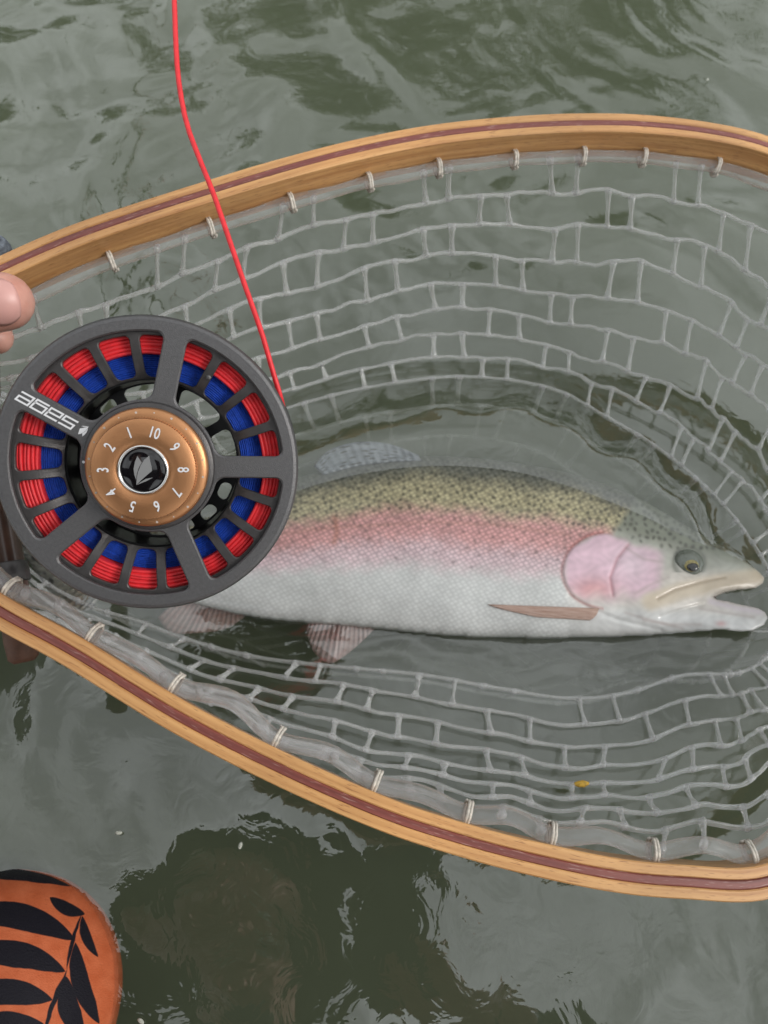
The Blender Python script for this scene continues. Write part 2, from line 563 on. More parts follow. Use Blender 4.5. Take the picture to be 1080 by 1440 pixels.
# small rings and a swell inside the net, shaped for a dark reflected band
ph = sdw + 0.004 * np.sin(61 * X + 1.3) * np.sin(53 * Y) + 0.0025 * np.sin(140 * X - 90 * Y)
gyw, gxw = np.gradient(sdw, gy, gx)
gn = np.hypot(gxw, gyw) + 1e-9
lean = smoothstep(-0.25, 0.40, -gyw / gn - 0.25 * gxw / gn)          # far and right side, where the added swell tilts to mirror dark foliage
wv += 0.0060 * lean * smoothstep(0.001, 0.032, ph) * (1 - smoothstep(0.034, 0.080, sdw))
wv += 0.0009 * np.sin(ph * 2 * PI / 0.019) * np.exp(-((sdw - 0.020) / 0.015) ** 2) * (0.75 + 0.35 * np.sin(33 * X + 21 * Y))
mth = PZ(1048, 846, 0.0)
wv *= 1 - 0.93 * np.exp(-((X - mth.x) ** 2 + (Y - mth.y) ** 2) / 0.026 ** 2)   # flattened at the trout's mouth to remove a sun glint
ny, nx = X.shape
top = np.stack([X.ravel(), Y.ravel(), wv.ravel()], 1)
idx = np.arange(nx * ny).reshape(ny, nx)
q = np.stack([idx[:-1, :-1].ravel(), idx[:-1, 1:].ravel(), idx[1:, 1:].ravel(), idx[1:, :-1].ravel()], 1)
ring = list(idx[0, :]) + list(idx[1:, -1]) + list(idx[-1, -2::-1]) + list(idx[-2:0:-1, 0])
base = nx * ny
low = top[ring].copy(); low[:, 2] = -0.9
V = np.vstack([top, low])
faces = [tuple(int(i) for i in f) for f in q]
nr = len(ring)
for i in range(nr):
    j = (i + 1) % nr
    faces.append((int(ring[j]), int(ring[i]), base + i, base + j))
faces.append(tuple(base + i for i in range(nr - 1, -1, -1)))
me = bpy.data.meshes.new('water')
me.from_pydata(V.tolist(), [], faces)
me.update()
water = link('water', me, M['water'])
tag(water, 'calm grey green river water reflecting an overcast sky', 'water', kind='structure')

mb = MB()
bx = axis(-3, 3, 0.15, 170.0)
BX, BY = np.meshgrid(bx, bx)
BZ = -0.42 + 0.02 * np.sin(5 * BX + 1) * np.sin(4 * BY) - 0.3 * smoothstep(1, 5, BY)
ii = np.arange(BX.size).reshape(BX.shape)
mb.add(np.stack([BX.ravel(), BY.ravel(), BZ.ravel()], 1).tolist(),
       np.stack([ii[:-1, :-1].ravel(), ii[:-1, 1:].ravel(), ii[1:, 1:].ravel(), ii[1:, :-1].ravel()], 1).tolist())
tag(mb.build('riverbed', M['bed']), 'olive silty river bed under the water', 'riverbed', kind='structure')
mb = MB()
bxs = np.linspace(-60, 60, 61); bys = np.linspace(9.5, 60, 26)
BX, BY = np.meshgrid(bxs, bys)
BZ = -1.2 + 2.0 * smoothstep(9.5, 13, BY) + 0.1 * (BY - 9.5) * smoothstep(11, 20, BY) + 0.15 * np.sin(BX * 0.7) * smoothstep(10, 13, BY)
ii = np.arange(BX.size).reshape(BX.shape)
mb.add(np.stack([BX.ravel(), BY.ravel(), BZ.ravel()], 1).tolist(),
       np.stack([ii[:-1, :-1].ravel(), ii[:-1, 1:].ravel(), ii[1:, 1:].ravel(), ii[1:, :-1].ravel()], 1).tolist())
tag(mb.build('bank', M['bank']), 'earthy far river bank with trees', 'bank', kind='structure')

# ------------------------------------------------------------------ trees on the far bank (seen mirrored in the water)
def tree(name, label, x, y, h, rad, nleaf, leafmat, seed, lean=0.0):
    r = random.Random(seed)
    root = empty(name, (x, y, 0.35))
    tag(root, label, 'tree', 'trees on the far bank')
    mb = MB()
    pts = [Vector((lean * t * t * h, 0.15 * math.sin(3 * t + seed), t * h * 0.85)) for t in [i / 8 for i in range(9)]]
    tube(mb, pts, [0.17 * (1 - 0.85 * i / 8) for i in range(9)], 8)
    tips = []
    for k in range(16):
        t = r.uniform(0.25, 0.95)
        p = pts[int(t * 8)]
        a = r.uniform(0, 2 * PI)
        L = rad * r.uniform(0.6, 1.1) * (1.1 - 0.5 * t)
        e = p + Vector((math.cos(a) * L, math.sin(a) * L, L * r.uniform(0.25, 0.8)))
        midp = p.lerp(e, 0.5) + Vector((0, 0, -0.12 * L))
        tube(mb, [p, midp, e], [0.05, 0.03, 0.01], 5)
        tips += [e, p.lerp(e, 0.75), midp]
        for j in range(4):
            q0 = p.lerp(e, r.uniform(0.4, 1))
            q1 = q0 + Vector((r.uniform(-1, 1), r.uniform(-1, 1), r.uniform(-.1, 1))) * 0.45 * L
            tube(mb, [q0, q1], [0.015, 0.004], 4)
            tips.append(q1)
    mb.build('trunk', M['bark'], root)
    cb = MB()
    per = max(1, nleaf // len(tips))
    for tp in tips:
        s = r.uniform(0.35, 0.75)
        for _ in range(per):
            c = tp + Vector((r.gauss(0, s * .55), r.gauss(0, s * .55), r.gauss(0, s * .45)))
            u = Vector((r.uniform(-1, 1), r.uniform(-1, 1), r.uniform(-1, 1))).normalized()
            v = u.orthogonal().normalized()
            a = r.uniform(.06, .12); bq = a * .55
            cb.add([c - u * a, c + v * bq, c + u * a, c - v * bq], [(0, 1, 2, 3)])
    cb.build('crown', leafmat, root, smooth=False)
    return root
tree('bank_tree', 'tall broad leafy tree on the far bank straight across', 0.7, 12.0, 10.2, 2.8, 11000, M['leaf'], 3)
tree('bank_tree', 'dark slender leafy tree on the far bank to the right of the broad one', 3.8, 12.6, 9.6, 2.3, 8000, M['leaf_b'], 5, 0.04)
tree('bank_tree', 'nearly bare twiggy tree on the far bank to the left of the broad one', -2.2, 11.8, 9.2, 2.0, 1300, M['leaf'], 9, -0.05)
tree('bank_tree', 'short round tree at the far right of the bank', 7.5, 13.5, 6.5, 2.2, 3000, M['leaf'], 12)
tree('bank_tree', 'short dense tree at the far left of the bank', -7.5, 13.2, 6.2, 2.3, 3000, M['leaf_b'], 15)

# unseen foliage mass behind the bank trees, added to darken rippled reflections
r_ = random.Random(21)
cb = MB()
for _ in range(1500):
    cx = r_.uniform(-48, 48); cy_ = r_.uniform(17, 21)
    top_ = 7.0 + 1.6 * math.sin(cx * 0.43) + 1.1 * math.sin(cx * 1.3 + 1)
    cz = 0.6 + top_ * r_.random() ** 0.7
    for _k in range(12):
        c = Vector((cx + r_.gauss(0, .55), cy_ + r_.gauss(0, .5), cz + r_.gauss(0, .4)))
        u = Vector((r_.uniform(-1, 1), r_.uniform(-1, 1), r_.uniform(-1, 1))).normalized(); v = u.orthogonal().normalized()
        a = r_.uniform(.16, .34)
        cb.add([c - u * a, c + v * a * .6, c + u * a, c - v * a * .6], [(0, 1, 2, 3)])
tag(cb.build('added_woods', M['leaf_b'], None, smooth=False), 'unseen dark green foliage added behind the single trees to darken reflections', 'added_woods', kind='stuff')

# ------------------------------------------------------------------ landing net
net = empty('landing_net', (0, 0, 0))
tag(net, 'teardrop wooden landing net with red centre strip and clear rubber mesh', 'landing net')
NH = 360
hp = resample(hoop_c, NH)
a0, a1, a2 = PH(0, 400), PH(1000, 400), PH(500, 1200)
HN = (a1 - a0).cross(a2 - a0).normalized()
if HN.z < 0: HN = -HN
hc = sum(hp, Vector()) / NH
T_, _ = frames(hp, True)
INW = []
for i in range(NH):
    b_ = HN.cross(T_[i]).normalized()
    if b_.dot(hc - hp[i]) < 0: b_ = -b_
    INW.append(b_)
def strip(name, u0, u1, v0, v1, mt, wob=0.0):
    """one lamination of the hoop: box section u0..u1 inward, v0..v1 along the hoop's normal"""
    bev = 0.00045
    sec = [(u0 + bev, v1), (u1 - bev, v1), (u1, v1 - bev), (u1, v0 + bev), (u1 - bev, v0), (u0 + bev, v0), (u0, v0 + bev), (u0, v1 - bev)]
    ns = len(sec)
    vs = []; s = 0; S = []
    for i in range(NH + 1):
        k = i % NH
        if i: s += (hp[k] - hp[i - 1]).length
        S.append(s)
    for i in range(NH):
        for (u, v) in sec:
            uu = u + wob * mnoise.noise(Vector((i * 0.06, 3.3 + u * 900, 0)))
            vs.append(hp[i] + INW[i] * uu + HN * v)
    fs = []; uvs = []
    per = [0]
    for k in range(ns):
        x0, y0 = sec[k]; x1, y1 = sec[(k + 1) % ns]
        per.append(per[-1] + math.hypot(x1 - x0, y1 - y0))
    for i in range(NH):
        j = (i + 1) % NH
        for k in range(ns):
            l_ = (k + 1) % ns
            fs.append((i * ns + k, j * ns + k, j * ns + l_, i * ns + l_))
            uvs += [(S[i], per[k]), (S[i + 1], per[k]), (S[i + 1], per[k + 1]), (S[i], per[k + 1])]
    me = bpy.data.meshes.new(name)
    me.from_pydata([tuple(v) for v in vs], [], fs)
    me.update()
    uvl = me.uv_layers.new(name='UVMap')
    uvl.data.foreach_set('uv', [c for q_ in uvs for c in q_])
    o = link(name, me, mt, net)
    bm = bmesh.new(); bm.from_mesh(me); bmesh.ops.recalc_face_normals(bm, faces=bm.faces); bm.to_mesh(me); bm.free()
    return sharp(o, 30)
HW = 0.0058; HT = 0.0175
strip('outer_lamination', -HW, -0.00165, -HT, 0.0, M['wood'], 0.0002)
strip('centre_lamination', -0.0016, 0.0016, -HT + 0.0002, -0.0001, M['redwood'], 0.0002)
strip('inner_lamination', 0.00165, HW, -HT, 0.0, M['wood'], 0.0002)

# handle beyond the left end of the hoop
hl0, hl1 = PH(-262, 612), PH(-640, 640)
mb = MB()
ax = (hl1 - hl0)
pts = [hl0.lerp(hl1, t) - HN * HT * 0.5 for t in (0, .08, .3, .6, .85, 1.0)]
tube(mb, pts, [0.016, 0.013, 0.011, 0.0125, 0.014, 0.011], 16, flat=0.8, up=HN)
o = mb.build('handle', M['wood'], net)
uvl = o.data.uv_layers.new(name='UVMap')
for lp in o.data.loops:
    co = o.data.vertices[lp.vertex_index].co
    uvl.data[lp.index].uv = ((co - hl0).dot(ax.normalized()), (co - hl0).dot(HN))

# rim tube of clear rubber lashed to the inner lower edge, sagging a little between the lashings on the near side
LASH = [(155, 370), (292, 316), (407, 283), (517, 254), (620, 232), (725, 219), (814, 215), (906, 216), (1008, 233),
        (25, 832), (125, 905), (247, 973), (382, 1045), (523, 1105), (652, 1143), (760, 1178), (907, 1200), (1047, 1210)]
def project(p):
    rel = p - CAMP
    d = rel.y * ST - rel.z * CT
    return 540 + F * rel.x / d, 720 - F * (rel.y * CT + rel.z * ST) / d, d
def near_frac(i):                     # 1 on the near (lower) side of the hoop
    return 1.0 if INW[i].y > 0.2 else 0.0
TUBE_V = -HT + 0.0042
base_tube = [hp[i] + INW[i] * (HW + 0.0030) + HN * TUBE_V for i in range(NH)]
lash_i = []
for (px, py) in LASH:
    best = min(range(NH), key=lambda i: (project(base_tube[i])[0] - px) ** 2 + (project(base_tube[i])[1] - py) ** 2)
    lash_i.append(best)
for i in range(-2, NH, 12):           # the stretch outside the photograph
    x_, y_, _d = project(base_tube[i % NH])
    if x_ > 1110 or x_ < -40: lash_i.append(i % NH)
lash_i = sorted(set(lash_i))
rim = []
for i in range(NH):
    prev = max([k for k in lash_i if k <= i], default=lash_i[-1] - NH)
    nxt = min([k for k in lash_i if k >= i], default=lash_i[0] + NH)
    t = 0 if nxt == prev else (i - prev) / (nxt - prev)
    sag = math.sin(PI * t) ** 2
    gap = (nxt - prev)
    amt = (0.0045 if INW[i].y > 0.2 else 0.0012) * (0.4 + abs(mnoise.noise(Vector((prev * 0.37, 1.7, 0)))) * 2.2) * min(1.3, gap / 16)
    lift = 0.006 if INW[i].y > 0.2 else 0.0
    rim.append(base_tube[i] + INW[i] * (amt * sag) + HN * (lift + 0.25 * amt * sag))
mb = MB()
tube(mb, rim, [0.0034 + 0.0008 * mnoise.noise(Vector((i * 0.13, 0, 5))) for i in range(NH)], 10, True, 0.85, up=HN)
mb.build('rim_tube', M['rubber_tube'], net)
mb_l = None
for i in lash_i:
    mb = MB()
    tdir = T_[i]; c = rim[i]
    side = INW[i]
    for wnd in range(2):
        loop = []
        for k in range(15):
            a = 2 * PI * k / 14
            off = tdir * ((wnd - 0.5) * 0.0011 + 0.0010 * (k / 14 - 0.5) + 0.0004 * math.sin(a))
            loop.append(c + off + side * (math.cos(a) * 0.0047) + HN * (math.sin(a) * 0.0044))
        tube(mb, loop, [0.00062 + 0.00012 * math.sin(k * 2.2) for k in range(15)], 6)
    mb.build('lashing', M['twine'], net)

# mesh bag
NP = 19
PER = 24
NU = NP * PER
rim_r = resample(rim, NU)
# matching of hoop and water line: quarter by quarter
def nearest_i(pts, px, py):
    return min(range(len(pts)), key=lambda i: (project(pts[i])[0] - px) ** 2 + (project(pts[i])[1] - py) ** 2)
wl_pts = resample(water_c, 800)
anchors = [((10, 400), (120, 600)), ((300, 300), (330, 597)), ((620, 232), (640, 530)), ((1000, 230), (930, 635)), ((1391, 680), (1105, 860)),
           ((1047, 1210), (1000, 948)), ((652, 1140), (650, 958)), ((250, 973), (330, 918)), ((0, 840), (90, 835)), ((-250, 610), (-30, 660))]
ai = [(nearest_i(rim_r, *a), nearest_i(wl_pts, *b_)) for a, b_ in anchors]
ai.sort()
wmap = [None] * NU
for k in range(len(ai)):
    i0, w0 = ai[k]; i1, w1 = ai[(k + 1) % len(ai)]
    if i1 <= i0: i1 += NU
    dw = (w1 - w0) % 800
    for i in range(i0, i1):
        t = (i - i0) / (i1 - i0)
        wmap[i % NU] = w0 + dw * t
# smooth the map
un = []
prev = None
for i in range(NU):
    v = wmap[i]
    if prev is not None:
        while v < prev - 400: v += 800
    un.append(v); prev = v
tot = 800
sm = np.array(un)
for _ in range(40):
    ext = np.concatenate([[sm[-1] - tot], sm, [sm[0] + tot]])
    sm = (ext[:-2] + 2 * ext[1:-1] + ext[2:]) / 4
def wl_at(t):
    t %= 800
    i = int(t); f = t - i
    return wl_pts[i % 800].lerp(wl_pts[(i + 1) % 800], f)
WL = [wl_at(v) for v in sm]
wc = sum(WL, Vector()) / NU
RAB, RBE = 8, 5                       # rows above and below the water
def bag(u, v):
    """u in [0,NU), v: 0 rim .. 1 water line .. 2 bottom"""
    i = int(u) % NU; f = u - int(u)
    a = rim_r[i].lerp(rim_r[(i + 1) % NU], f)
    w_ = WL[i].lerp(WL[(i + 1) % NU], f)
    s = u / NU * 2 * PI
    nv = Vector((math.cos(s) * 2.2, math.sin(s) * 2.2, v * 1.6))
    n1 = mnoise.noise(nv + Vector((3, 1, 7))); n2 = mnoise.noise(nv * 1.7 + Vector((9, 4, 2)))
    if v <= 1:
        env = math.sin(PI * v) if v < 1 else 0
        n3 = mnoise.noise(Vector((u * 9.0 / PER, v * 11.0, 0.5)))
        n4 = mnoise.noise(Vector((u * 3.1 / PER, v * 19.0, 7.5)))
        vv = v + 0.11 * env * n1 + 0.06 * env * n2 + 0.011 * n3 * min(1, 4 * env) + 0.020 * n4 * min(1, 4 * env)
        p = a.lerp(w_, vv)
        out = (w_ - wc); out.z = 0; out = out.normalized()
        p = p + out * (0.012 * math.sin(PI * v)) + Vector((0, 0, -0.018 * math.sin(PI * v)))
        p = p + out * (0.008 * env * n2)
        return p
    t = v - 1
    c = wc + Vector((0, -0.01, -0.085))
    g = math.sin(t * PI / 2)
    p = w_.lerp(Vector((c.x, c.y, 0)), 0.05 * t + 0.55 * t * t)
    p.z = -0.085 * g
    return p + Vector((0, 0, 0.006 * n1 * t))
rows = [k / RAB for k in range(RAB + 1)] + [1 + (k + 1) / RBE for k in range(RBE)]
mb = MB()
def outw(u):
    i = int(u) % NU
    o_ = WL[i] - wc
    return Vector((o_.x, o_.y, 0.15 * o_.length)).normalized()
jit = random.Random(4)
warp = {}
conn = []
for k in range(len(rows) - 1):
    off = (k % 2) * PER * 0.5 + jit.uniform(-1.5, 1.5)
    for c in range(NP):
        sh = jit.uniform(-.9, .9)
        for e in (-1, 1):
            u0 = (c * PER + off + sh + e * PER * 0.112 + jit.uniform(-.5, .5)) % NU
            conn.append((k, u0, u0 + jit.uniform(-.6, .6)))
bul = np.zeros((len(rows), NU))
ar = np.arange(NU)
for k, u0, u1 in conn:
    for kk, uc in ((k, u0), (k + 1, u1)):
        dd_ = np.abs((ar - uc + NU / 2) % NU - NU / 2)
        bul[kk] = np.maximum(bul[kk], np.exp(-(dd_ / 1.1) ** 2))
for k, v in enumerate(rows):
    if k == 0: continue
    pts = []; rr = []; ups = []
    for i in range(0, NU, 1):
        pts.append(bag(i, v))
        ups.append(outw(i))
        rr.append(0.00132 + 0.00030 * mnoise.noise(Vector((i * .13, k, 0))) + 0.00055 * bul[k, i])
    tube(mb, pts, rr, 8, True, 0.7, up=ups)
for k, u0, u1 in conn:
    v0, v1 = rows[k], rows[k + 1]
    q_ = jit.uniform(0.9, 1.15)
    pts = [bag((u0 + (u1 - u0) * t) % NU, v0 + (v1 - v0) * t) for t in (0, .1, .2, .32, .5, .68, .8, .9, 1)]
    tube(mb, pts, [x * q_ for x in (0.0021, 0.0019, 0.00155, 0.00128, 0.00118, 0.00128, 0.00155, 0.0019, 0.0021)], 8, False, 0.7, up=[outw(u0)] * 9)
mb.build('mesh_bag', M['rubber'], net)

# ------------------------------------------------------------------ trout
ZF = -0.0035
trout = empty('rainbow_trout', (0, 0, 0))
tag(trout, 'rainbow trout with pink side band lying in the net', 'fish')
TOP = [(150, 768), (200, 752), (260, 732), (320, 710), (380, 686), (430, 668), (480, 655), (540, 646), (600, 641), (660, 643), (720, 650),
       (780, 660), (840, 677), (890, 697), (930, 718), (970, 742), (1010, 765), (1045, 787), (1066, 803), (1075, 813)]
NOTCH = [(1073, 820), (1062, 827), (1040, 829), (1020, 833), (1004, 840), (1008, 843), (1022, 845), (1036, 849), (1052, 852), (1066, 855), (1076, 861), (1080, 869), (1074, 879)]
BOT = [(1060, 886), (1040, 888), (1015, 885), (990, 887), (950, 890), (900, 893), (850, 895), (800, 896), (740, 896), (680, 895), (620, 892), (560, 886), (500, 880),
       (440, 875), (390, 871), (340, 864), (300, 855), (250, 842), (200, 828), (150, 818)]
v2 = lambda L: [Vector((x, y, 0)) for x, y in L]
outline = [(p.x, p.y) for p in catmull(v2(TOP), 4, False)] + NOTCH + [(p.x, p.y) for p in catmull(v2(BOT), 4, False)]
def inflate(poly, step, x0, x1, y0, y1):
    xs = np.arange(x0, x1 + step, step); ys = np.arange(y0, y1 + step, step)
    GX, GY = np.meshgrid(xs, ys)
    sd_ = poly_sd(poly, GX, GY)
    return GX, GY, sd_
def solve(mask, step, u, it):
    h2 = step * step
    for _ in range(it):
        nb = np.zeros_like(u)
        nb[1:-1, 1:-1] = (u[:-2, 1:-1] + u[2:, 1:-1] + u[1:-1, :-2] + u[1:-1, 2:] + h2) / 4
        u = np.where(mask, nb, 0)
    return u
g8 = inflate(outline, 8, 140, 1092, 624, 912)
u8 = solve(g8[2] > 0, 8, np.zeros_like(g8[0]), 1500)
def upsample(u, shape):
    yi = np.linspace(0, u.shape[0] - 1, shape[0]); xi = np.linspace(0, u.shape[1] - 1, shape[1])
    y0_ = np.clip(yi.astype(int), 0, u.shape[0] - 2); x0_ = np.clip(xi.astype(int), 0, u.shape[1] - 2)
    fy = (yi - y0_)[:, None]; fx = (xi - x0_)[None, :]
    a = u[y0_][:, x0_]; b_ = u[y0_][:, x0_ + 1]; c = u[y0_ + 1][:, x0_]; d = u[y0_ + 1][:, x0_ + 1]
    return a * (1 - fy) * (1 - fx) + b_ * (1 - fy) * fx + c * fy * (1 - fx) + d * fy * fx
STEP = 2.0
g2 = inflate(outline, STEP, 140, 1092, 624, 912)
u2 = solve(g2[2] > 0, STEP, np.where(g2[2] > 0, upsample(u8, g2[0].shape), 0), 250)
GX, GY, SD = g2
hgt = np.sqrt(np.maximum(0, 2 * u2))
hgt = 0.44 * hgt
hgt *= 1.0 - 0.18 * smoothstep(900, 1075, GX)
# head relief
OPER = [(790, 806), (796, 780), (812, 762), (834, 751), (858, 749), (880, 758), (905, 768), (930, 774), (938, 800), (930, 828), (905, 842), (878, 852), (850, 856), (820, 848), (800, 832)]
so = poly_sd([(p.x, p.y) for p in catmull(v2(OPER), 4)], GX, GY)
hgt += 2.6 * smoothstep(-0.5, 5.0, so) * (1 - smoothstep(850, 905, GX)) * (1 - 0.8 * smoothstep(815, 850, GY))
pre = line_sd([(884, 765), (868, 785), (858, 812), (862, 838)], GX, GY)
hgt -= 1.6 * np.exp(-(pre / 2.6) ** 2)
bra = line_sd([(800, 838), (830, 856), (870, 872), (930, 886)], GX, GY)
hgt -= 1.5 * np.exp(-(bra / 3.0) ** 2)
MAX = [(1066, 815), (1040, 820), (1005, 829), (960, 842), (925, 856), (905, 864)]
mx_ = line_sd(MAX, GX, GY)
hgt += 1.7 * np.exp(-(mx_ / 7.0) ** 2)
gro = line_sd([(1020, 812), (985, 819), (950, 829), (925, 842)], GX, GY)
hgt -= 1.8 * np.exp(-(gro / 2.5) ** 2)
jaw = line_sd([(990, 850), (960, 858), (930, 868)], GX, GY)
hgt -= 1.8 * np.exp(-(jaw / 3.0) ** 2)
EX, EY = 969.0, 791.0
er = np.hypot((GX - EX), (GY - EY) * 1.05)
hgt -= 1.2 * np.exp(-((er - 20) / 3.0) ** 2)
hgt = np.where(SD > 0, np.maximum(hgt, 0.25), 0)

# colours
def mixc(a, b_, t):
    return a * (1 - t[..., None]) + b_ * t[..., None]
tx = np.array([p[0] for p in TOP]); ty = np.array([p[1] for p in TOP])
bxx = np.array([p[0] for p in BOT[::-1]]); byy = np.array([p[1] for p in BOT[::-1]])
ytop = np.interp(GX, tx, ty); ybot = np.interp(GX, bxx, byy)
wob = 3 * np.sin(GX / 41.0) + 2 * np.sin(GX / 19.0 + GY / 17.0) + 2.2 * np.sin(GX / 5.3 + 1.7 * np.sin(GY / 4.1))
s = (GY + wob - ytop) / (ybot - ytop)
C = lambda *a: np.array(a, float)
back = C(0.13, 0.135, 0.11); gold = C(0.41, 0.37, 0.23); pink = C(0.58, 0.30, 0.29); lil = C(0.63, 0.47, 0.50); white = C(0.55, 0.56, 0.55)
col = np.broadcast_to(back, GX.shape + (3,)).copy()
col = mixc(col, np.broadcast_to(gold, col.shape), smoothstep(0.05, 0.20, s))
col = mixc(col, np.broadcast_to(pink, col.shape), smoothstep(0.24, 0.37, s))
col = mixc(col, np.broadcast_to(lil, col.shape), smoothstep(0.42, 0.56, s))
col = mixc(col, np.broadcast_to(white, col.shape), smoothstep(0.55, 0.70, s))
# darker line along the side and a small scar
lat = line_sd([(380, 752), (470, 742), (600, 734), (700, 738), (800, 752)], GX, GY)
col = mixc(col, np.broadcast_to(C(0.42, 0.22, 0.17), col.shape), 0.4 * np.exp(-(lat / 3.0) ** 2))
scar = line_sd([(471, 728), (474, 748), (470, 762)], GX, GY)
col = mixc(col, np.broadcast_to(C(0.40, 0.16, 0.10), col.shape), 0.6 * np.exp(-(scar / 4.0) ** 2))
# head
hw_ = 6 + 0.35 * np.maximum(0, GY - 800)
hd = np.clip((GX - (905 - np.minimum(GY - 690, 125) * 0.75) + hw_) / (2 * hw_), 0, 1)
hd = np.maximum(hd, smoothstep(0, 4, so))
hd = np.maximum(hd, smoothstep(860, 880, GX) * (GY > 760))
headtop = C(0.20, 0.215, 0.17); cheek = C(0.60, 0.42, 0.49); jawc = C(0.56, 0.52, 0.47); cream = C(0.58, 0.48, 0.35)
hcol = np.broadcast_to(headtop, col.shape).copy()
hcol = mixc(hcol, np.broadcast_to(C(0.42, 0.42, 0.37), col.shape), smoothstep(742, 775, GY + 0.25 * (GX - 900) * -1))
ck = smoothstep(-4, 9, so + 3 * np.sin(GX / 7.0) * np.sin(GY / 9.0 + GX / 23.0)) * (1 - 0.75 * smoothstep(822, 850, GY + 4 * np.sin(GX / 6.0)))
hcol = mixc(hcol, np.broadcast_to(jawc, col.shape), smoothstep(-14, 10, GY - (800 + (GX - 930) * 0.12)) * (GX > 780))
hcol = mixc(hcol, np.broadcast_to(cheek, col.shape), ck * (1 - smoothstep(915, 945, GX)))
hcol = mixc(hcol, np.broadcast_to(C(0.60, 0.27, 0.26), col.shape), ck * np.exp(-(((GX - 835) / 30) ** 2 + ((GY - 830) / 16) ** 2)) * 0.75)
hcol = mixc(hcol, np.broadcast_to(C(0.70, 0.58, 0.64), col.shape), ck * np.exp(-(((GX - 890) / 24) ** 2 + ((GY - 790) / 26) ** 2)) * 0.5)
hcol = mixc(hcol, np.broadcast_to(C(0.40, 0.16, 0.18), col.shape), 0.6 * np.exp(-(pre / 2.0) ** 2) * ck)
hcol = mixc(hcol, np.broadcast_to(C(0.58, 0.58, 0.57), col.shape), smoothstep(842, 868, GY - (GX - 900) * 0.05))
mot = np.sin(GX / 3.7 + 2.1 * np.sin(GY / 5.1)) * np.sin(GY / 3.1 + 1.8 * np.sin(GX / 6.3)) + np.sin(GX / 9.0 + GY / 7.0) * np.sin(GY / 11.0 - GX / 13.0)
hcol = hcol * (1 + 0.07 * mot)[..., None]
for L_ in ([(905, 872), (940, 878), (985, 878)], [(880, 862), (915, 872), (960, 884)], [(985, 856), (1020, 862), (1060, 868)], [(940, 812), (915, 822), (893, 835)], [(880, 770), (905, 786), (930, 790)]):
    hcol = mixc(hcol, np.broadcast_to(C(0.36, 0.29, 0.27), col.shape), 0.42 * np.exp(-(line_sd(L_, GX, GY) / 2.2) ** 2))
strk = np.sin((GX * 0.9 + GY * 2.2) / 5.0 + 2 * np.sin(GX / 17.0)) * np.sin(GX / 29.0 + GY / 11.0)
hcol = hcol * (1 + 0.04 * strk * ck)[..., None]
col = mixc(col, hcol, hd)
col = mixc(col, np.broadcast_to(cream, col.shape), np.exp(-(line_sd([(1062, 812), (1010, 820), (960, 830), (915, 846)], GX, GY) / 13) ** 4) * 0.75)
col = mixc(col, np.broadcast_to(C(0.22, 0.15, 0.09), col.shape), np.exp(-(gro / 2.4) ** 2) * 0.5)
col = mixc(col, np.broadcast_to(C(0.62, 0.55, 0.62), col.shape), np.exp(-(line_sd([(1000, 846), (1040, 856), (1070, 860)], GX, GY) / 5) ** 2) * 0.6)
col = mixc(col, np.broadcast_to(C(0.45, 0.18, 0.18), col.shape), np.exp(-(((GX - 1014) / 7) ** 2 + ((GY - 877) / 4) ** 2)) * 0.6)
col = mixc(col, np.broadcast_to(C(0.13, 0.14, 0.115), col.shape), 0.7 * np.exp(-((er - 21) / 4.5) ** 2) * (GY < 806))
col = mixc(col, np.broadcast_to(C(0.40, 0.13, 0.12), col.shape), 0.55 * np.exp(-((so - 0) / 2.2) ** 2) * (GX < 850))
# dark spots, one by one
sr = np.random.default_rng(3)
def spot(x, y, r1, r2, a, k):
    x0_ = int((x - 14 - 140) / STEP); y0_ = int((y - 14 - 624) / STEP)
    sl = (slice(max(0, y0_), y0_ + 15), slice(max(0, x0_), x0_ + 15))
    dx = GX[sl] - x; dy = GY[sl] - y
    e = ((dx * math.cos(a) + dy * math.sin(a)) / r1) ** 2 + ((-dx * math.sin(a) + dy * math.cos(a)) / r2) ** 2
    t = np.exp(-e ** 2) * k
    col[sl] = col[sl] * (1 - t[..., None]) + C(0.045, 0.045, 0.035) * t[..., None]
placed = []
for _ in range(5200):
    x = sr.uniform(160, 1060); yt = np.interp(x, tx, ty); yb = np.interp(x, bxx, byy)
    sp = abs(sr.normal(0, 0.20))
    if x > 905: sp = abs(sr.normal(0, 0.16))
    if sp > 0.62: continue
    y = yt + 3 + sp * (yb - yt)
    if x > 780 and poly_sd(OPER, np.array([x]), np.array([y]))[0] > -5: continue
    if x > 930 and y > 772: continue
    mind = 7.0 + 10 * max(0, sp - 0.22)
    if any((x - a) ** 2 + (y - b_) ** 2 < mind * mind for a, b_ in placed): continue
    placed.append((x, y))
    spot(x, y, sr.uniform(2.4, 3.9), sr.uniform(2.0, 3.0), sr.uniform(0, 3.1), sr.uniform(0.55, 0.85) * (1 if sp < .3 else .6))

inside = SD > 0
near_in = inside.copy()
# cells with all four corners inside or on a snapped border
quadm = inside[:-1, :-1] | inside[1:, :-1] | inside[:-1, 1:] | inside[1:, 1:]
use = np.zeros_like(inside)
use[:-1, :-1] |= quadm; use[1:, :-1] |= quadm; use[:-1, 1:] |= quadm; use[1:, 1:] |= quadm
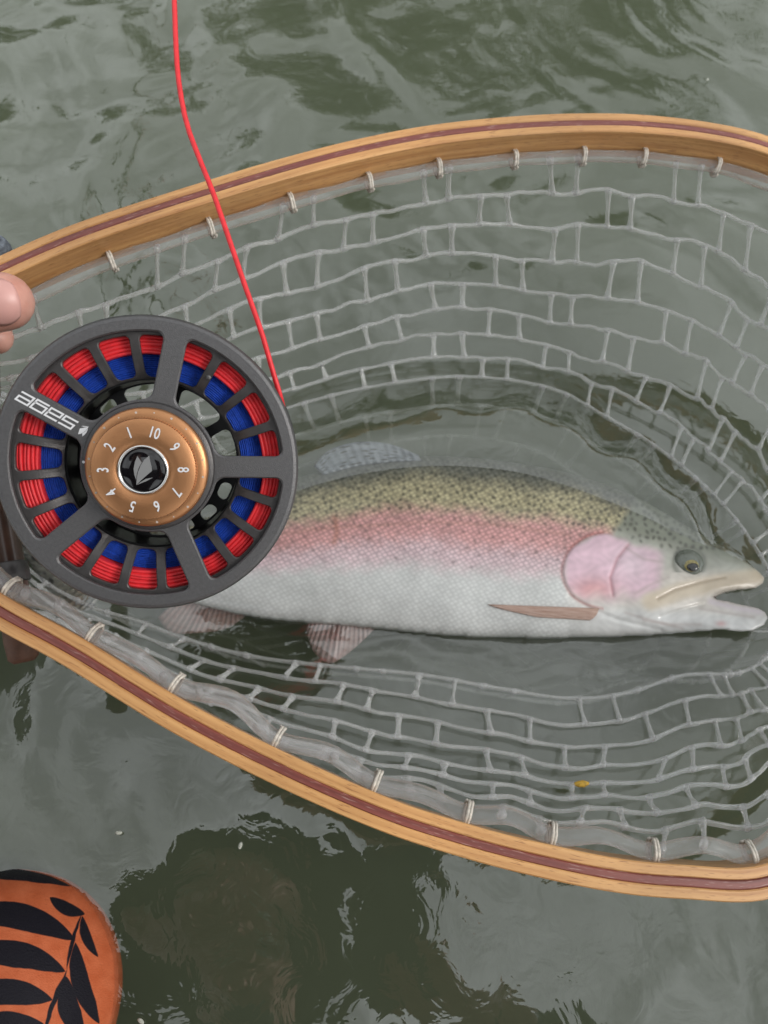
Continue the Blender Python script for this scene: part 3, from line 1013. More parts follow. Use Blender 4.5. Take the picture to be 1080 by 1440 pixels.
# snap the outer ring of vertices onto the outline along the distance gradient
gyd, gxd = np.gradient(SD, STEP)
gl_ = np.hypot(gxd, gyd) + 1e-6
outm = use & ~inside
SX = np.where(outm, GX - gxd / gl_ * SD, GX)
SY = np.where(outm, GY - gyd / gl_ * SD, GY)
hgt = np.where(outm, 0.0, hgt)
PXM = 0.42 / F                                    # metres per photo pixel at the fish
ids = -np.ones(GX.shape, int)
sel = np.argwhere(use)
ids[use] = np.arange(len(sel))
def unproj(x, y, z):
    rx = (x - 540) / F; ryv = (720 - y) / F
    dy_ = ryv * CT + ST; dz_ = ryv * ST - CT
    t_ = (z - H) / dz_
    return rx * t_, dy_ * t_
def zbase(x, y):                                   # rolled a little, belly up; head lifted
    yt_ = np.interp(x, tx, ty); yb_ = np.interp(x, bxx, byy)
    s_ = (y - yt_) / np.maximum(20, yb_ - yt_)
    return ZF + 0.010 * (s_ - 0.5) * smoothstep(150, 400, x) + 0.0080 * smoothstep(820, 1060, x)
zb = zbase(SX[use], SY[use])
hz = hgt[use] * PXM
ux, uy = unproj(SX[use], SY[use], zb)
uxt, uyt = unproj(SX[use], SY[use], zb + hz)
nT = len(sel)
Vt = np.stack([uxt, uyt, zb + hz], 1)
hb = np.where(inside[use], np.maximum(hz, 0.0002), 0) * 0.9
Vb = np.stack([ux, uy, zb - hb], 1)
qi = np.argwhere(quadm)
a_ = ids[qi[:, 0], qi[:, 1]]; b_ = ids[qi[:, 0], qi[:, 1] + 1]; c_ = ids[qi[:, 0] + 1, qi[:, 1] + 1]; d_ = ids[qi[:, 0] + 1, qi[:, 1]]
ft = np.stack([a_, d_, c_, b_], 1)
fbk = np.stack([a_, b_, c_, d_], 1)
bottom_map = np.arange(nT) + nT
out_sel = outm[use]
bottom_map[out_sel] = np.arange(nT)[out_sel]        # upper and lower skin share the rim
fbk = bottom_map[fbk]
me = bpy.data.meshes.new('body')
me.from_pydata(np.vstack([Vt, Vb]).tolist(), [], np.vstack([ft, fbk]).tolist())
me.update()
ca = me.color_attributes.new('skin_colour', 'FLOAT_COLOR', 'POINT')
cc = np.clip(col[use], 0, 1)
full = np.ones((2 * nT, 4)); full[:nT, :3] = cc; full[nT:, :3] = cc
ca.data.foreach_set('color', full.ravel())
uvl = me.uv_layers.new(name='UVMap')
loopv = np.zeros(len(me.loops), int); me.loops.foreach_get('vertex_index', loopv)
pxs = np.concatenate([SX[use], SX[use]]); pys = np.concatenate([SY[use], SY[use]])
uvl.data.foreach_set('uv', np.stack([pxs[loopv] / 100, pys[loopv] / 100], 1).ravel())
scm = me.attributes.new('scaled', 'FLOAT', 'POINT')
scaled = ((1 - np.clip(hd, 0, 1)) * (1 - 0.6 * smoothstep(0.5, 0.7, s)))[use]
scm.data.foreach_set('value', np.concatenate([scaled, scaled]))
bmx = bmesh.new(); bmx.from_mesh(me)
loose = [v for v in bmx.verts if not v.link_faces]
bmesh.ops.delete(bmx, geom=loose, context='VERTS')
bmx.to_mesh(me); bmx.free()

m, n, l, b = mat('trout_skin')
at = n.new('ShaderNodeAttribute'); at.attribute_name = 'skin_colour'
asx = n.new('ShaderNodeAttribute'); asx.attribute_name = 'scaled'
uv = n.new('ShaderNodeUVMap')
mp = n.new('ShaderNodeMapping'); mp.inputs['Scale'].default_value = (15.0, 19.0, 1); mp.inputs['Rotation'].default_value = (0, 0, 0.5)
l.new(uv.outputs[0], mp.inputs['Vector'])
vo = n.new('ShaderNodeTexVoronoi'); vo.inputs['Scale'].default_value = 1.0; vo.inputs['Randomness'].default_value = 0.35
l.new(mp.outputs[0], vo.inputs['Vector'])
sr_ = n.new('ShaderNodeMapRange'); sr_.inputs['From Min'].default_value = 0.05; sr_.inputs['From Max'].default_value = 0.62
sr_.inputs['To Min'].default_value = 1.25; sr_.inputs['To Max'].default_value = 0.66
l.new(vo.outputs['Distance'], sr_.inputs['Value'])
mm = n.new('ShaderNodeMix'); mm.data_type = 'FLOAT'; mm.inputs[2].default_value = 1.0
l.new(asx.outputs['Fac'], mm.inputs[0]); l.new(sr_.outputs[0], mm.inputs[3])
nn_ = n.new('ShaderNodeTexNoise'); nn_.inputs['Scale'].default_value = 2.2; nn_.inputs['Detail'].default_value = 4
l.new(uv.outputs[0], nn_.inputs['Vector'])
nr_ = n.new('ShaderNodeMapRange'); nr_.inputs['From Min'].default_value = .3; nr_.inputs['From Max'].default_value = .7
nr_.inputs['To Min'].default_value = .88; nr_.inputs['To Max'].default_value = 1.12
l.new(nn_.outputs['Fac'], nr_.inputs['Value'])
m1 = n.new('ShaderNodeMath'); m1.operation = 'MULTIPLY'
l.new(mm.outputs[0], m1.inputs[0]); l.new(nr_.outputs[0], m1.inputs[1])
sm_ = n.new('ShaderNodeVectorMath'); sm_.operation = 'SCALE'
l.new(at.outputs['Color'], sm_.inputs[0]); l.new(m1.outputs[0], sm_.inputs['Scale'])
l.new(sm_.outputs[0], b.inputs['Base Color'])
b.inputs['Roughness'].default_value = 0.33
b.inputs['Specular IOR Level'].default_value = 0.6
b.inputs['Coat Weight'].default_value = 0.35
b.inputs['Coat Roughness'].default_value = 0.12
inv = n.new('ShaderNodeMath'); inv.operation = 'MULTIPLY'; inv.inputs[1].default_value = -1
l.new(vo.outputs['Distance'], inv.inputs[0])
mh = n.new('ShaderNodeMath'); mh.operation = 'MULTIPLY'
l.new(inv.outputs[0], mh.inputs[0]); l.new(asx.outputs['Fac'], mh.inputs[1])
bp = n.new('ShaderNodeBump'); bp.inputs['Strength'].default_value = 0.35; bp.inputs['Distance'].default_value = 0.0006
l.new(mh.outputs[0], bp.inputs['Height']); l.new(bp.outputs[0], b.inputs['Normal'])
M['trout'] = m
link('body', me, M['trout'], trout)

# eye
ez = ZF + 0.0155
ec = PZ(EX, EY, ez)
eye_r = 19.0 * 0.405 / F
rotE = Matrix.Identity(3)
ehit = hgt[int((EY - 624) / STEP), int((EX - 140) / STEP)] * PXM
ec = PZ(EX, EY, float(zbase(np.array([EX]), np.array([EY]))[0]) + ehit - 0.0002)
mb = MB(); ellipsoid(mb, ec, (eye_r * 1.05, eye_r, eye_r * 0.55), seg=28, rings=16)
M['eye_grey'] = simple('eye_olive_rim', (0.13, 0.145, 0.12), 0.12, coat=0.6)
M['iris'] = simple('eye_gold_iris', (0.24, 0.20, 0.06), 0.2, 0, 0.35, 900, coat=0.8)
M['pupil'] = simple('eye_pupil', (0.004, 0.004, 0.004), 0.08, coat=1.0)
eye = mb.build('eye', M['eye_grey'], trout)
ic = PZ(EX + 2, EY + 3, ec.z + eye_r * 0.22)
mb = MB(); ellipsoid(mb, ic, (eye_r * 0.66, eye_r * 0.60, eye_r * 0.36), seg=28, rings=12); mb.build('iris', M['iris'], eye)
pc = PZ(EX + 5, EY + 6, ec.z + eye_r * 0.46)
mb = MB(); ellipsoid(mb, pc, (eye_r * 0.42, eye_r * 0.36, eye_r * 0.16), seg=20, rings=10); mb.build('pupil', M['pupil'], eye)

# fins: membrane with raised rays
def fin_mat(name, c1, c2, spots=0.0, rays=26):
    m, n, l, b = mat(name)
    uv = n.new('ShaderNodeUVMap')
    sx = n.new('ShaderNodeSeparateXYZ'); l.new(uv.outputs[0], sx.inputs[0])
    t = n.new('ShaderNodeTexNoise'); t.inputs['Scale'].default_value = 6; l.new(uv.outputs[0], t.inputs['Vector'])
    r = ramp(n, [(0.25, c1), (0.7, c2)])
    l.new(t.outputs['Fac'], r.inputs['Fac'])
    mm_ = n.new('ShaderNodeMath'); mm_.operation = 'MULTIPLY'; mm_.inputs[1].default_value = rays * 2 * PI
    l.new(sx.outputs['X'], mm_.inputs[0])
    sn = n.new('ShaderNodeMath'); sn.operation = 'SINE'; l.new(mm_.outputs[0], sn.inputs[0])
    mr = n.new('ShaderNodeMapRange'); mr.inputs['From Min'].default_value = -1; mr.inputs['To Min'].default_value = .9; mr.inputs['To Max'].default_value = 1.08
    l.new(sn.outputs[0], mr.inputs['Value'])
    s_ = n.new('ShaderNodeVectorMath'); s_.operation = 'SCALE'; l.new(r.outputs[0], s_.inputs[0]); l.new(mr.outputs[0], s_.inputs['Scale'])
    out = s_.outputs[0]
    if spots:
        vo = n.new('ShaderNodeTexVoronoi'); vo.inputs['Scale'].default_value = 9; l.new(uv.outputs[0], vo.inputs['Vector'])
        rr = ramp(n, [(0.25, (1, 1, 1)), (0.36, (0, 0, 0))]); l.new(vo.outputs['Distance'], rr.inputs['Fac'])
        mxx = n.new('ShaderNodeMix'); mxx.data_type = 'RGBA'; l.new(rr.outputs[0], mxx.inputs[0]); l.new(out, mxx.inputs[6]); mxx.inputs[7].default_value = (0.02, 0.02, 0.018, 1)
        out = mxx.outputs[2]
    l.new(out, b.inputs['Base Color'])
    b.inputs['Roughness'].default_value = 0.4
    bp = n.new('ShaderNodeBump'); bp.inputs['Strength'].default_value = 0.5; bp.inputs['Distance'].default_value = 0.0006
    l.new(sn.outputs[0], bp.inputs['Height']); l.new(bp.outputs[0], b.inputs['Normal'])
    return m
def skin_z(x, y):
    i_ = min(max(int((y - 624) / STEP), 0), hgt.shape[0] - 1); j_ = min(max(int((x - 140) / STEP), 0), hgt.shape[1] - 1)
    return float(zbase(np.array([x]), np.array([y]))[0]) + hgt[i_, j_] * PXM
def fin(name, root, tip, z0, z1, mt, label=None, n_u=28, n_v=10, lie=False):
    """fin spread between a root polyline and a tip polyline (photo pixels); fan of rays from root to tip"""
    rp = resample([Vector((x, y, 0)) for x, y in catmull2(root)], n_u, False)
    tp = resample([Vector((x, y, 0)) for x, y in catmull2(tip)], n_u, False)
    up = []; dn = []; uvp = []
    for i in range(n_u):
        for j in range(n_v):
            t = j / (n_v - 1)
            p = rp[i].lerp(tp[i], t)
            z = z0 + (z1 - z0) * t + 0.0012 * math.sin(i * 0.5 + 2 * t) * t
            th = 0.0007 * (1 - 0.75 * t) + 0.00012
            if lie: z = skin_z(p.x, p.y) + 0.0009
            ridge = 0.00025 * math.sin(i * PI)
            a = PZ(p.x, p.y, z)
            up.append(a + Vector((0, 0, th))); dn.append(a - Vector((0, 0, th)))
            uvp.append((i / (n_u - 1), t))
    fs = []
    N = n_u * n_v
    for i in range(n_u - 1):
        for j in range(n_v - 1):
            a = i * n_v + j; b_ = a + n_v
            fs.append((a, a + 1, b_ + 1, b_)); fs.append((N + a, N + b_, N + b_ + 1, N + a + 1))
    edge = [i * n_v for i in range(n_u)] + [(n_u - 1) * n_v + j for j in range(1, n_v)] + [i * n_v + n_v - 1 for i in range(n_u - 2, -1, -1)] + [j for j in range(n_v - 2, 0, -1)]
    for k in range(len(edge)):
        a, b_ = edge[k], edge[(k + 1) % len(edge)]
        fs.append((a, b_, N + b_, N + a))
    mb = MB(); mb.add(up + dn, fs)
    me = mb.mesh(name)
    bm = bmesh.new(); bm.from_mesh(me); bmesh.ops.recalc_face_normals(bm, faces=bm.faces); bm.to_mesh(me); bm.free()
    uvl = me.uv_layers.new(name='UVMap')
    for lp in me.loops: uvl.data[lp.index].uv = uvp[lp.vertex_index % N]
    o = link(name, me, mt, trout)
    if label: o['label'] = label
    return o
def catmull2(L):
    return [(p.x, p.y) for p in catmull([Vector((x, y, 0)) for x, y in L], 6, False)]
M['fin_pink'] = fin_mat('pink_fin', (0.34, 0.19, 0.17), (0.42, 0.33, 0.32), rays=16)
M['fin_blue'] = fin_mat('dorsal_fin_skin', (0.09, 0.105, 0.12), (0.20, 0.225, 0.245), spots=0.4, rays=13)
M['fin_brown'] = fin_mat('pectoral_fin_skin', (0.42, 0.27, 0.21), (0.55, 0.40, 0.34), rays=10)
M['fin_tail'] = fin_mat('tail_fin_skin', (0.10, 0.10, 0.085), (0.20, 0.20, 0.17), spots=1, rays=18)
fin('dorsal_fin', [(455, 668), (500, 656), (545, 650), (592, 648)], [(442, 656), (462, 634), (500, 622), (545, 624), (588, 640)], ZF + 0.002, ZF + 0.003, M['fin_blue'], 'bluish spotted dorsal fin under the water')
fin('pelvic_fin', [(438, 862), (470, 862), (500, 866), (526, 876)], [(430, 884), (440, 915), (463, 933), (485, 922), (508, 903), (531, 880)], -0.003, -0.009, M['fin_pink'], 'pinkish pelvic fin')
fin('anal_fin', [(255, 838), (290, 846), (320, 852), (344, 858)], [(222, 868), (240, 889), (280, 890), (318, 884), (346, 866)], -0.004, -0.012, M['fin_pink'], 'pinkish grey anal fin')
pz = float(zbase(np.array([790.]), np.array([862.]))[0]) + hgt[int((862 - 624) / STEP), int((790 - 140) / STEP)] * PXM
fin('pectoral_fin', [(842, 856), (840, 862), (836, 868), (830, 872)], [(686, 850), (700, 855), (724, 861), (756, 868)], pz + 0.0012, pz - 0.0005, M['fin_brown'], 'brownish pectoral fin folded along the belly', n_v=14, lie=True)
fin('tail_fin', [(158, 770), (160, 785), (160, 800), (156, 816)], [(18, 738), (20, 762), (44, 795), (70, 832), (98, 858), (128, 858)], ZF, ZF + 0.002, M['fin_tail'], 'dark spotted tail fin')
fin('adipose_fin', [(262, 735), (282, 728)], [(246, 724), (258, 716)], ZF, ZF + 0.001, M['fin_tail'], n_u=8, n_v=6)

# ------------------------------------------------------------------ leader line in the mouth
mb = MB()
tube(mb, resample(catmull([PZ(1050, 886, 0.006), PZ(1075, 888, 0.008), PZ(1110, 884, 0.012), PZ(1180, 850, 0.03)], 8, False), 30, False), 0.0005, 6)
tag(mb.build('leader_line', M['rubber']), 'thin clear leader line running from the trout\'s lower jaw', 'fishing line')
rebase(net, sum(hp, Vector()) / NH)
rebase(trout, PZ(620, 770, ZF))

# ------------------------------------------------------------------ fly reel (local frame: x right, y up, z towards the viewer, radius R)
R = 0.0525
reel = empty('fly_reel', P(210, 656, 0.262))
reel.rotation_euler = (Matrix.Rotation(TILT, 3, 'X') @ Matrix.Rotation(math.radians(8), 3, 'Y') @ Matrix.Rotation(math.radians(9), 3, 'X')).to_euler()
tag(reel, 'grey metal fly reel with bronze numbered drag dial and red and blue line', 'fishing reel')
SPK = [math.radians(a) for a in (0, 77.5, 150.5, 220, 291.5)]

def polar_plate(mb, cells, r0, r1, h0, h1, wsp, rc, zf, thick, npts=10, bev=0.0):
    """annulus r0..r1 cut by rounded windows h0..h1; cells = (a0, a1) angles; wsp = bar width between windows"""
    for (t0, t1) in cells:
        tm = (t0 + t1) / 2; dt = (t1 - t0) / 2
        loop = []
        # rounded rectangle walked counter-clockwise in (a in -1..1, r)
        def half(r): return max(0.02, dt - wsp / (2 * r))
        def side(p, q, k):
            return [(p[0] + (q[0] - p[0]) * i / k, p[1] + (q[1] - p[1]) * i / k) for i in range(k)]
        def corner(ca, cr, sa, sr_, st):
            res = []
            rr = cr
            for i in range(6):
                a = st + (PI / 2) * i / 6
                res.append((ca, cr, math.cos(a), math.sin(a)))
            return res
        rm = (h0 + h1) / 2
        pts = []
        def ca_at(r): return 1 - rc / (half(r) * r)
        # outer edge from right to left, left side, inner edge, right side
        seq = []
        co, ci = ca_at(h1), ca_at(h0)
        co = max(co, 0.05); ci = max(ci, 0.05)
        def arc(cx, cyr, ra, st):
            return [(cx + ra * math.cos(st + PI / 2 * i / 6), cyr + rc * math.sin(st + PI / 2 * i / 6), i == 3) for i in range(7)]
        seq += arc(co, h1 - rc, 1 - co, 0)
        seq += [(co + (-2 * co) * i / npts, h1, False) for i in range(1, npts)]
        seq += arc(-co, h1 - rc, 1 - co, PI / 2)
        seq += [(-1, h1 - rc + (h0 - h1 + 2 * rc) * i / npts, False) for i in range(1, npts)]
        seq += arc(-ci, h0 + rc, 1 - ci, PI)
        seq += [(-ci + 2 * ci * i / npts, h0, False) for i in range(1, npts)]
        seq += arc(ci, h0 + rc, 1 - ci, 1.5 * PI)
        seq += [(1, h0 + rc + (h1 - h0 - 2 * rc) * i / npts, False) for i in range(1, npts)]
        n_ = len(seq)
        inner, inner2, outer, low, lowo = [], [], [], [], []
        for (a, r, crn) in seq:
            th = tm + a * half(r)
            inner.append((r * math.cos(th), r * math.sin(th), zf(r) - bev))
            # pushed out a little for the bevelled lip
            na, nr_ = a, (r - rm) / ((h1 - h0) / 2)
            mxx = max(abs(na), abs(nr_))
            if crn: na, nr_, mxx = math.copysign(1, na), math.copysign(1, nr_), 1.0
            r_out = rm + (nr_ / mxx) * ((r1 - rm) if nr_ > 0 else (rm - r0))
            th_o = tm + (na / mxx) * dt
            rb = r + (bev if bev else 0) * nr_; tb = th + (bev / max(r, .01)) * na
            inner2.append((rb * math.cos(tb), rb * math.sin(tb), zf(r)))
            outer.append((r_out * math.cos(th_o), r_out * math.sin(th_o), zf(r_out)))
            low.append((r * math.cos(th), r * math.sin(th), zf(r) - thick))
            lowo.append((r_out * math.cos(th_o), r_out * math.sin(th_o), zf(r_out) - thick))
        k = mb.add(outer + inner2 + inner + low + lowo, [])
        for i in range(n_):
            j = (i + 1) % n_
            for s_ in range(4):
                mb.f.append((k + s_ * n_ + i, k + s_ * n_ + j, k + (s_ + 1) * n_ + j, k + (s_ + 1) * n_ + i))
def scaled_build(mb, name, mt, parent, deg=35):
    o = mb.build(name, mt, parent)
    return sharp(o, deg)
main_cells = [(SPK[i], SPK[(i + 1) % 5] + (2 * PI if i == 4 else 0)) for i in range(5)]
bars = []
for (a, b_) in main_cells:
    bars += [(a + (b_ - a) * k / 4, a + (b_ - a) * (k + 1) / 4) for k in range(4)]
# front plate: rim, five spokes, hub
mb = MB()
polar_plate(mb, main_cells, 0.36 * R, 0.965 * R, 0.45 * R, 0.895 * R, 0.150 * R, 0.055 * R, lambda r: 0.0, 0.0022, 14, 0.0005)
prof = [(0.965 * R, 0.0), (0.985 * R, -0.0004), (1.0 * R, -0.0016), (1.0 * R, -0.0046), (0.985 * R, -0.0052), (0.93 * R, -0.0052), (0.90 * R, -0.004)]
revolve(mb, prof, 128)
frame_o = scaled_build(mb, 'spool_face', M['gunmetal'], reel)
# second layer: dished ring with twenty windows, its bars dropping towards the arbor
def dish(r):
    t = max(0, min(1, (0.86 * R - r) / (0.27 * R)))
    return -0.0028 - 0.0048 * t * t
mb = MB()
polar_plate(mb, bars, 0.585 * R, 0.94 * R, 0.60 * R, 0.872 * R, 0.064 * R, 0.035 * R, dish, 0.0018, 8, 0.0003)
scaled_build(mb, 'windowed_ring', M['gunmetal_dark'], reel)
# rivet on one bar
# wound line: blue backing inside, red fly line outside
def coil(name, r0, r1, n_, z, mt, seed, amp):
    rr = random.Random(seed)
    ph = [rr.uniform(0, 6.28) for _ in range(n_)]
    zz = [rr.uniform(-.5, .5) for _ in range(n_)]
    p = (r1 - r0) / n_
    prof = [(r0, -0.020)]
    tags = [(0, 0)]
    for k in range(n_):
        for i in range(6):
            a = PI - PI * i / 5
            prof.append((r0 + p * (k + .5) + math.cos(a) * p * .5, z + math.sin(a) * p * .62 + zz[k] * p * .35)); tags.append((k, 1))
    prof.append((r1, -0.020)); tags.append((n_ - 1, 0))
    def rm(i, k, r, zc):
        kk, on = tags[i]
        if not on: return r, zc
        w_ = math.sin(3 * 2 * PI * k / 160 + ph[kk]) * .5 + math.sin(7 * 2 * PI * k / 160 + 2 * ph[kk]) * .3
        return r + amp * p * w_, zc + amp * p * w_ * .8
    mb = MB(); revolve(mb, prof, 160, rmod=rm)
    return mb.build(name, mt, reel)
coil('blue_backing', 0.60 * R, 0.750 * R, 11, -0.0098, M['blue_line'], 2, 0.25)
coil('wound_red_line', 0.750 * R, 0.905 * R, 6, -0.0072, M['red_line'], 4, 0.22)
# arbor wall and rear flange
mb = MB()
revolve(mb, [(0.60 * R, -0.009), (0.575 * R, -0.009), (0.565 * R, -0.021), (0.60 * R, -0.021)], 96, True)
scaled_build(mb, 'arbor', M['black_metal'], reel)
mb = MB()
fl = [(2 * PI * k / 20 + .1, 2 * PI * (k + 1) / 20 + .1) for k in range(20)]
polar_plate(mb, fl, 0.57 * R, 0.985 * R, 0.865 * R, 0.95 * R, 0.05 * R, 0.02 * R, lambda r: -0.0205, 0.0015, 6)
scaled_build(mb, 'rear_flange', M['black_metal'], reel)
# back frame: outer ring on two posts, disc with oval holes and five big openings
mb = MB()
rad_ = math.radians
polar_plate(mb, [(rad_(-14 + 45 * k), rad_(31 + 45 * k)) for k in range(3)], 0.34 * R, 0.60 * R, 0.385 * R, 0.555 * R, 0.075 * R, 0.05 * R, lambda r: -0.0225, 0.0016, 8)
polar_plate(mb, [(rad_(121 + 22.5 * k), rad_(143.5 + 22.5 * k)) for k in range(10)], 0.34 * R, 0.60 * R, 0.470 * R, 0.552 * R, 0.075 * R, 0.034 * R, lambda r: -0.0225, 0.0016, 6)
big = [(2 * PI * k / 5 + .62, 2 * PI * (k + 1) / 5 + .62) for k in range(5)]
polar_plate(mb, big, 0.14 * R, 0.34 * R, 0.20 * R, 0.325 * R, 0.07 * R, 0.04 * R, lambda r: -0.0225, 0.0016, 8)
revolve(mb, [(0.95 * R, -0.0235), (0.95 * R, -0.0275), (1.0 * R, -0.0275), (1.005 * R, -0.0255), (1.0 * R, -0.0235)], 128, True)
for a in (math.radians(40), math.radians(165), math.radians(200), math.radians(285)):
    c, s_ = math.cos(a), math.sin(a)
    tube(mb, [(0.58 * R * c, 0.58 * R * s_, -0.0238), (0.97 * R * c, 0.97 * R * s_, -0.0255)], 0.0021, 8)
scaled_build(mb, 'back_frame', M['black_metal'], reel)
mb = MB()
for a in (math.radians(170), math.radians(190)):
    c, s_ = math.cos(a), math.sin(a)
    tube(mb, [(0.99 * R * c, 0.99 * R * s_, -0.027), (1.045 * R * c, 1.045 * R * s_, -0.0245)], 0.0022, 10)
tube(mb, [(-1.06 * R, -0.30 * R, -0.0265), (-1.05 * R, -.12 * R, -0.0262), (-1.05 * R, .12 * R, -0.0262), (-1.06 * R, .30 * R, -0.0265)], [0.0016, 0.0028, 0.0028, 0.0016], 10)
mb.build('reel_foot', M['black_metal'], reel)
# hub and spindle
mb = MB()
revolve(mb, [(0.0001, 0.0022), (0.395 * R, 0.0022), (0.425 * R, 0.0014), (0.435 * R, 0.0), (0.435 * R, -0.003), (0.30 * R, -0.008), (0.2 * R, -0.024), (0.0001, -0.024)], 96)
scaled_build(mb, 'hub', M['gunmetal_dark'], reel)
# bronze drag dial: base flange and raised knurled knob
mb = MB()
revolve(mb, [(0.388 * R, 0.0022), (0.398 * R, 0.0034), (0.394 * R, 0.0046), (0.378 * R, 0.0053), (0.345 * R, 0.0056), (0.315 * R, 0.0058)], 128)
dial = mb.build('drag_dial', M['copper'], reel)
mb = MB()
NT = 220
def knurl(i, k, r, z):
    if 1 <= i <= 2: return (r - (0.012 * R if k % 2 else 0.0)), z
    return r, z
revolve(mb, [(0.318 * R, 0.0055), (0.333 * R, 0.0068), (0.335 * R, 0.0100), (0.327 * R, 0.0109), (0.300 * R, 0.0114), (0.24 * R, 0.0118), (0.165 * R, 0.0118), (0.150 * R, 0.0110)], NT, rmod=knurl)
sharp(mb.build('knob', M['copper'], dial), 50)
mb = MB()
revolve(mb, [(0.140 * R, 0.0116), (0.146 * R, 0.0127), (0.156 * R, 0.0127), (0.163 * R, 0.0116)], 96)
mb.build('bright_ring', M['chrome'], dial)
mb = MB()
revolve(mb, [(0.142 * R, 0.0118), (0.12 * R, 0.01235), (0.08 * R, 0.0126), (0.0001, 0.0127)], 64)
cap = mb.build('centre_cap', M['cap'], dial)
LEAF = [[(485, 475), (468, 515), (459, 560), (462, 600), (472, 632), (478, 595), (492, 552), (511, 518)],
        [(560, 472), (528, 500), (505, 535), (486, 580), (476, 625), (473, 668), (500, 640), (535, 608), (576, 572), (574, 545), (568, 520)],
        [(473, 668), (500, 648), (535, 626), (581, 617), (540, 640)]]
def leaves(mb, fn, z, th):
    for L in LEAF:
        pts = [fn((x - 517) / 1031.0, -(y - 568) / 1031.0) for x, y in L]
        n_ = len(pts)
        mb.add([(x, y, z + th) for x, y in pts] + [(x, y, z) for x, y in pts],
               [tuple(range(n_ - 1, -1, -1))] + [(i, (i + 1) % n_, n_ + (i + 1) % n_, n_ + i) for i in range(n_)])
mb = MB(); leaves(mb, lambda x, y: (x * R, y * R), 0.01240, 0.00042)
o = mb.build('leaf_emblem', M['logo'], cap, smooth=False, recalc=True)
# numerals 1 to 10 and tick dots
def text_mesh(txt, size, th):
    cu = bpy.data.curves.new('t', 'FONT')
    cu.body = txt; cu.size = size; cu.extrude = th; cu.align_x = 'CENTER'; cu.align_y = 'CENTER'; cu.offset = size * 0.012
    cu.resolution_u = 3
    o = bpy.data.objects.new('t', cu); COL.objects.link(o)
    dg = bpy.context.evaluated_depsgraph_get()
    me = bpy.data.meshes.new_from_object(o.evaluated_get(dg))
    bpy.data.objects.remove(o); bpy.data.curves.remove(cu)
    return me
for k in range(1, 11):
    a = math.radians(72.6 + 36 * k)
    me = text_mesh(str(k), 0.102 * R, 0.00006)
    o = link('numeral', me, M['white_print'], dial, smooth=False)
    o.scale = (0.72, 1.0, 1.0)
    o.rotation_euler = (0, 0, a - PI / 2)
    o.location = (0.247 * R * math.cos(a), 0.247 * R * math.sin(a), 0.01185)
mb = MB()
for k in range(20):
    a = math.radians(9 + 18 * k)
    c = Vector((0.367 * R * math.cos(a), 0.367 * R * math.sin(a), 0.00538))
    rr = 0.00042 if k % 2 else 0.00028
    mb.add([c + Vector((rr * math.cos(t), rr * math.sin(t), 0.0001)) for t in [2 * PI * i / 10 for i in range(10)]], [tuple(range(10))])
mb.build('tick_dots', M['grey_print'], dial, smooth=False)
mb = MB()
c = Vector((-0.412 * R, 0.03 * R, 0.0020))
mb.add([c + Vector((0.0005 * math.cos(t), 0.0005 * math.sin(t), 0.0003)) for t in [2 * PI * i / 12 for i in range(12)]], [tuple(range(12))])
mb.build('index_dot', M['white_print'], reel, smooth=False)
# lettering on the upper left spoke
GLY = {'s': [[(1.3, 1), (0, 1), (0, .5), (1.3, .5), (1.3, 0), (0, 0)]],
       'a': [[(0.05, 1), (1.3, 1), (1.3, 0), (0, 0), (0, .5), (1.3, .5)]],
       'g': [[(1.3, .30), (0, .30), (0, 1), (1.3, 1), (1.3, -.06), (.05, -.06)]],
       'e': [[(1.3, 0), (0, 0), (0, 1), (1.3, 1), (1.3, .5), (0.05, .5)]]}
mb = MB()
ang = SPK[2]
ex = Vector((math.cos(ang), math.sin(ang), 0)); ey = Vector((-math.sin(ang), math.cos(ang), 0))
U = 0.062 * R
org = ex * (0.535 * R) - ey * (U * 0.5)
wst = 0.20
def lay(x, y): return org + ex * ((x + 0.28 * y) * U) + ey * (y * U) + Vector((0, 0, 0.00012))
xo = 0
for ch in 'sage':
    for L in GLY[ch]:
        for i in range(len(L) - 1):
            (x0, y0), (x1, y1) = L[i], L[i + 1]
            h = wst / 2
            if abs(y1 - y0) < 1e-6:
                xa, xb = min(x0, x1) - h * (1), max(x0, x1) + h
                quad = [(xa, y0 - h), (xb, y0 - h), (xb, y0 + h), (xa, y0 + h)]
            else:
                ya, yb = min(y0, y1) + h, max(y0, y1) - h
                quad = [(x0 - h, ya), (x0 + h, ya), (x0 + h, yb), (x0 - h, yb)]
            mb.add([lay(xo + a, b_) for a, b_ in quad], [(0, 1, 2, 3)])
    xo += 1.62
mb.build('maker_lettering', M['white_print'], reel, smooth=False)
mb = MB()
def lf(x, y):
    p = ex * (0.478 * R) + (Matrix.Rotation(ang, 3, 'Z') @ Vector((x, y, 0))) * 0.42 * R
    return p.x, p.y
leaves(mb, lf, 0.00002, 0.00012)
mb.build('small_leaf_emblem', M['white_print'], reel, smooth=False, recalc=True)
mb = MB()
a = math.radians(62)
revolve(mb, [(0.0001, 0.0006), (0.0007, 0.0004), (0.001, 0.0)], 16)
o = mb.build('rivet', M['gunmetal'], reel); o.location = (0.72 * R * math.cos(math.radians(57)), 0.72 * R * math.sin(math.radians(57)), dish(0.72 * R) + 0.0001)

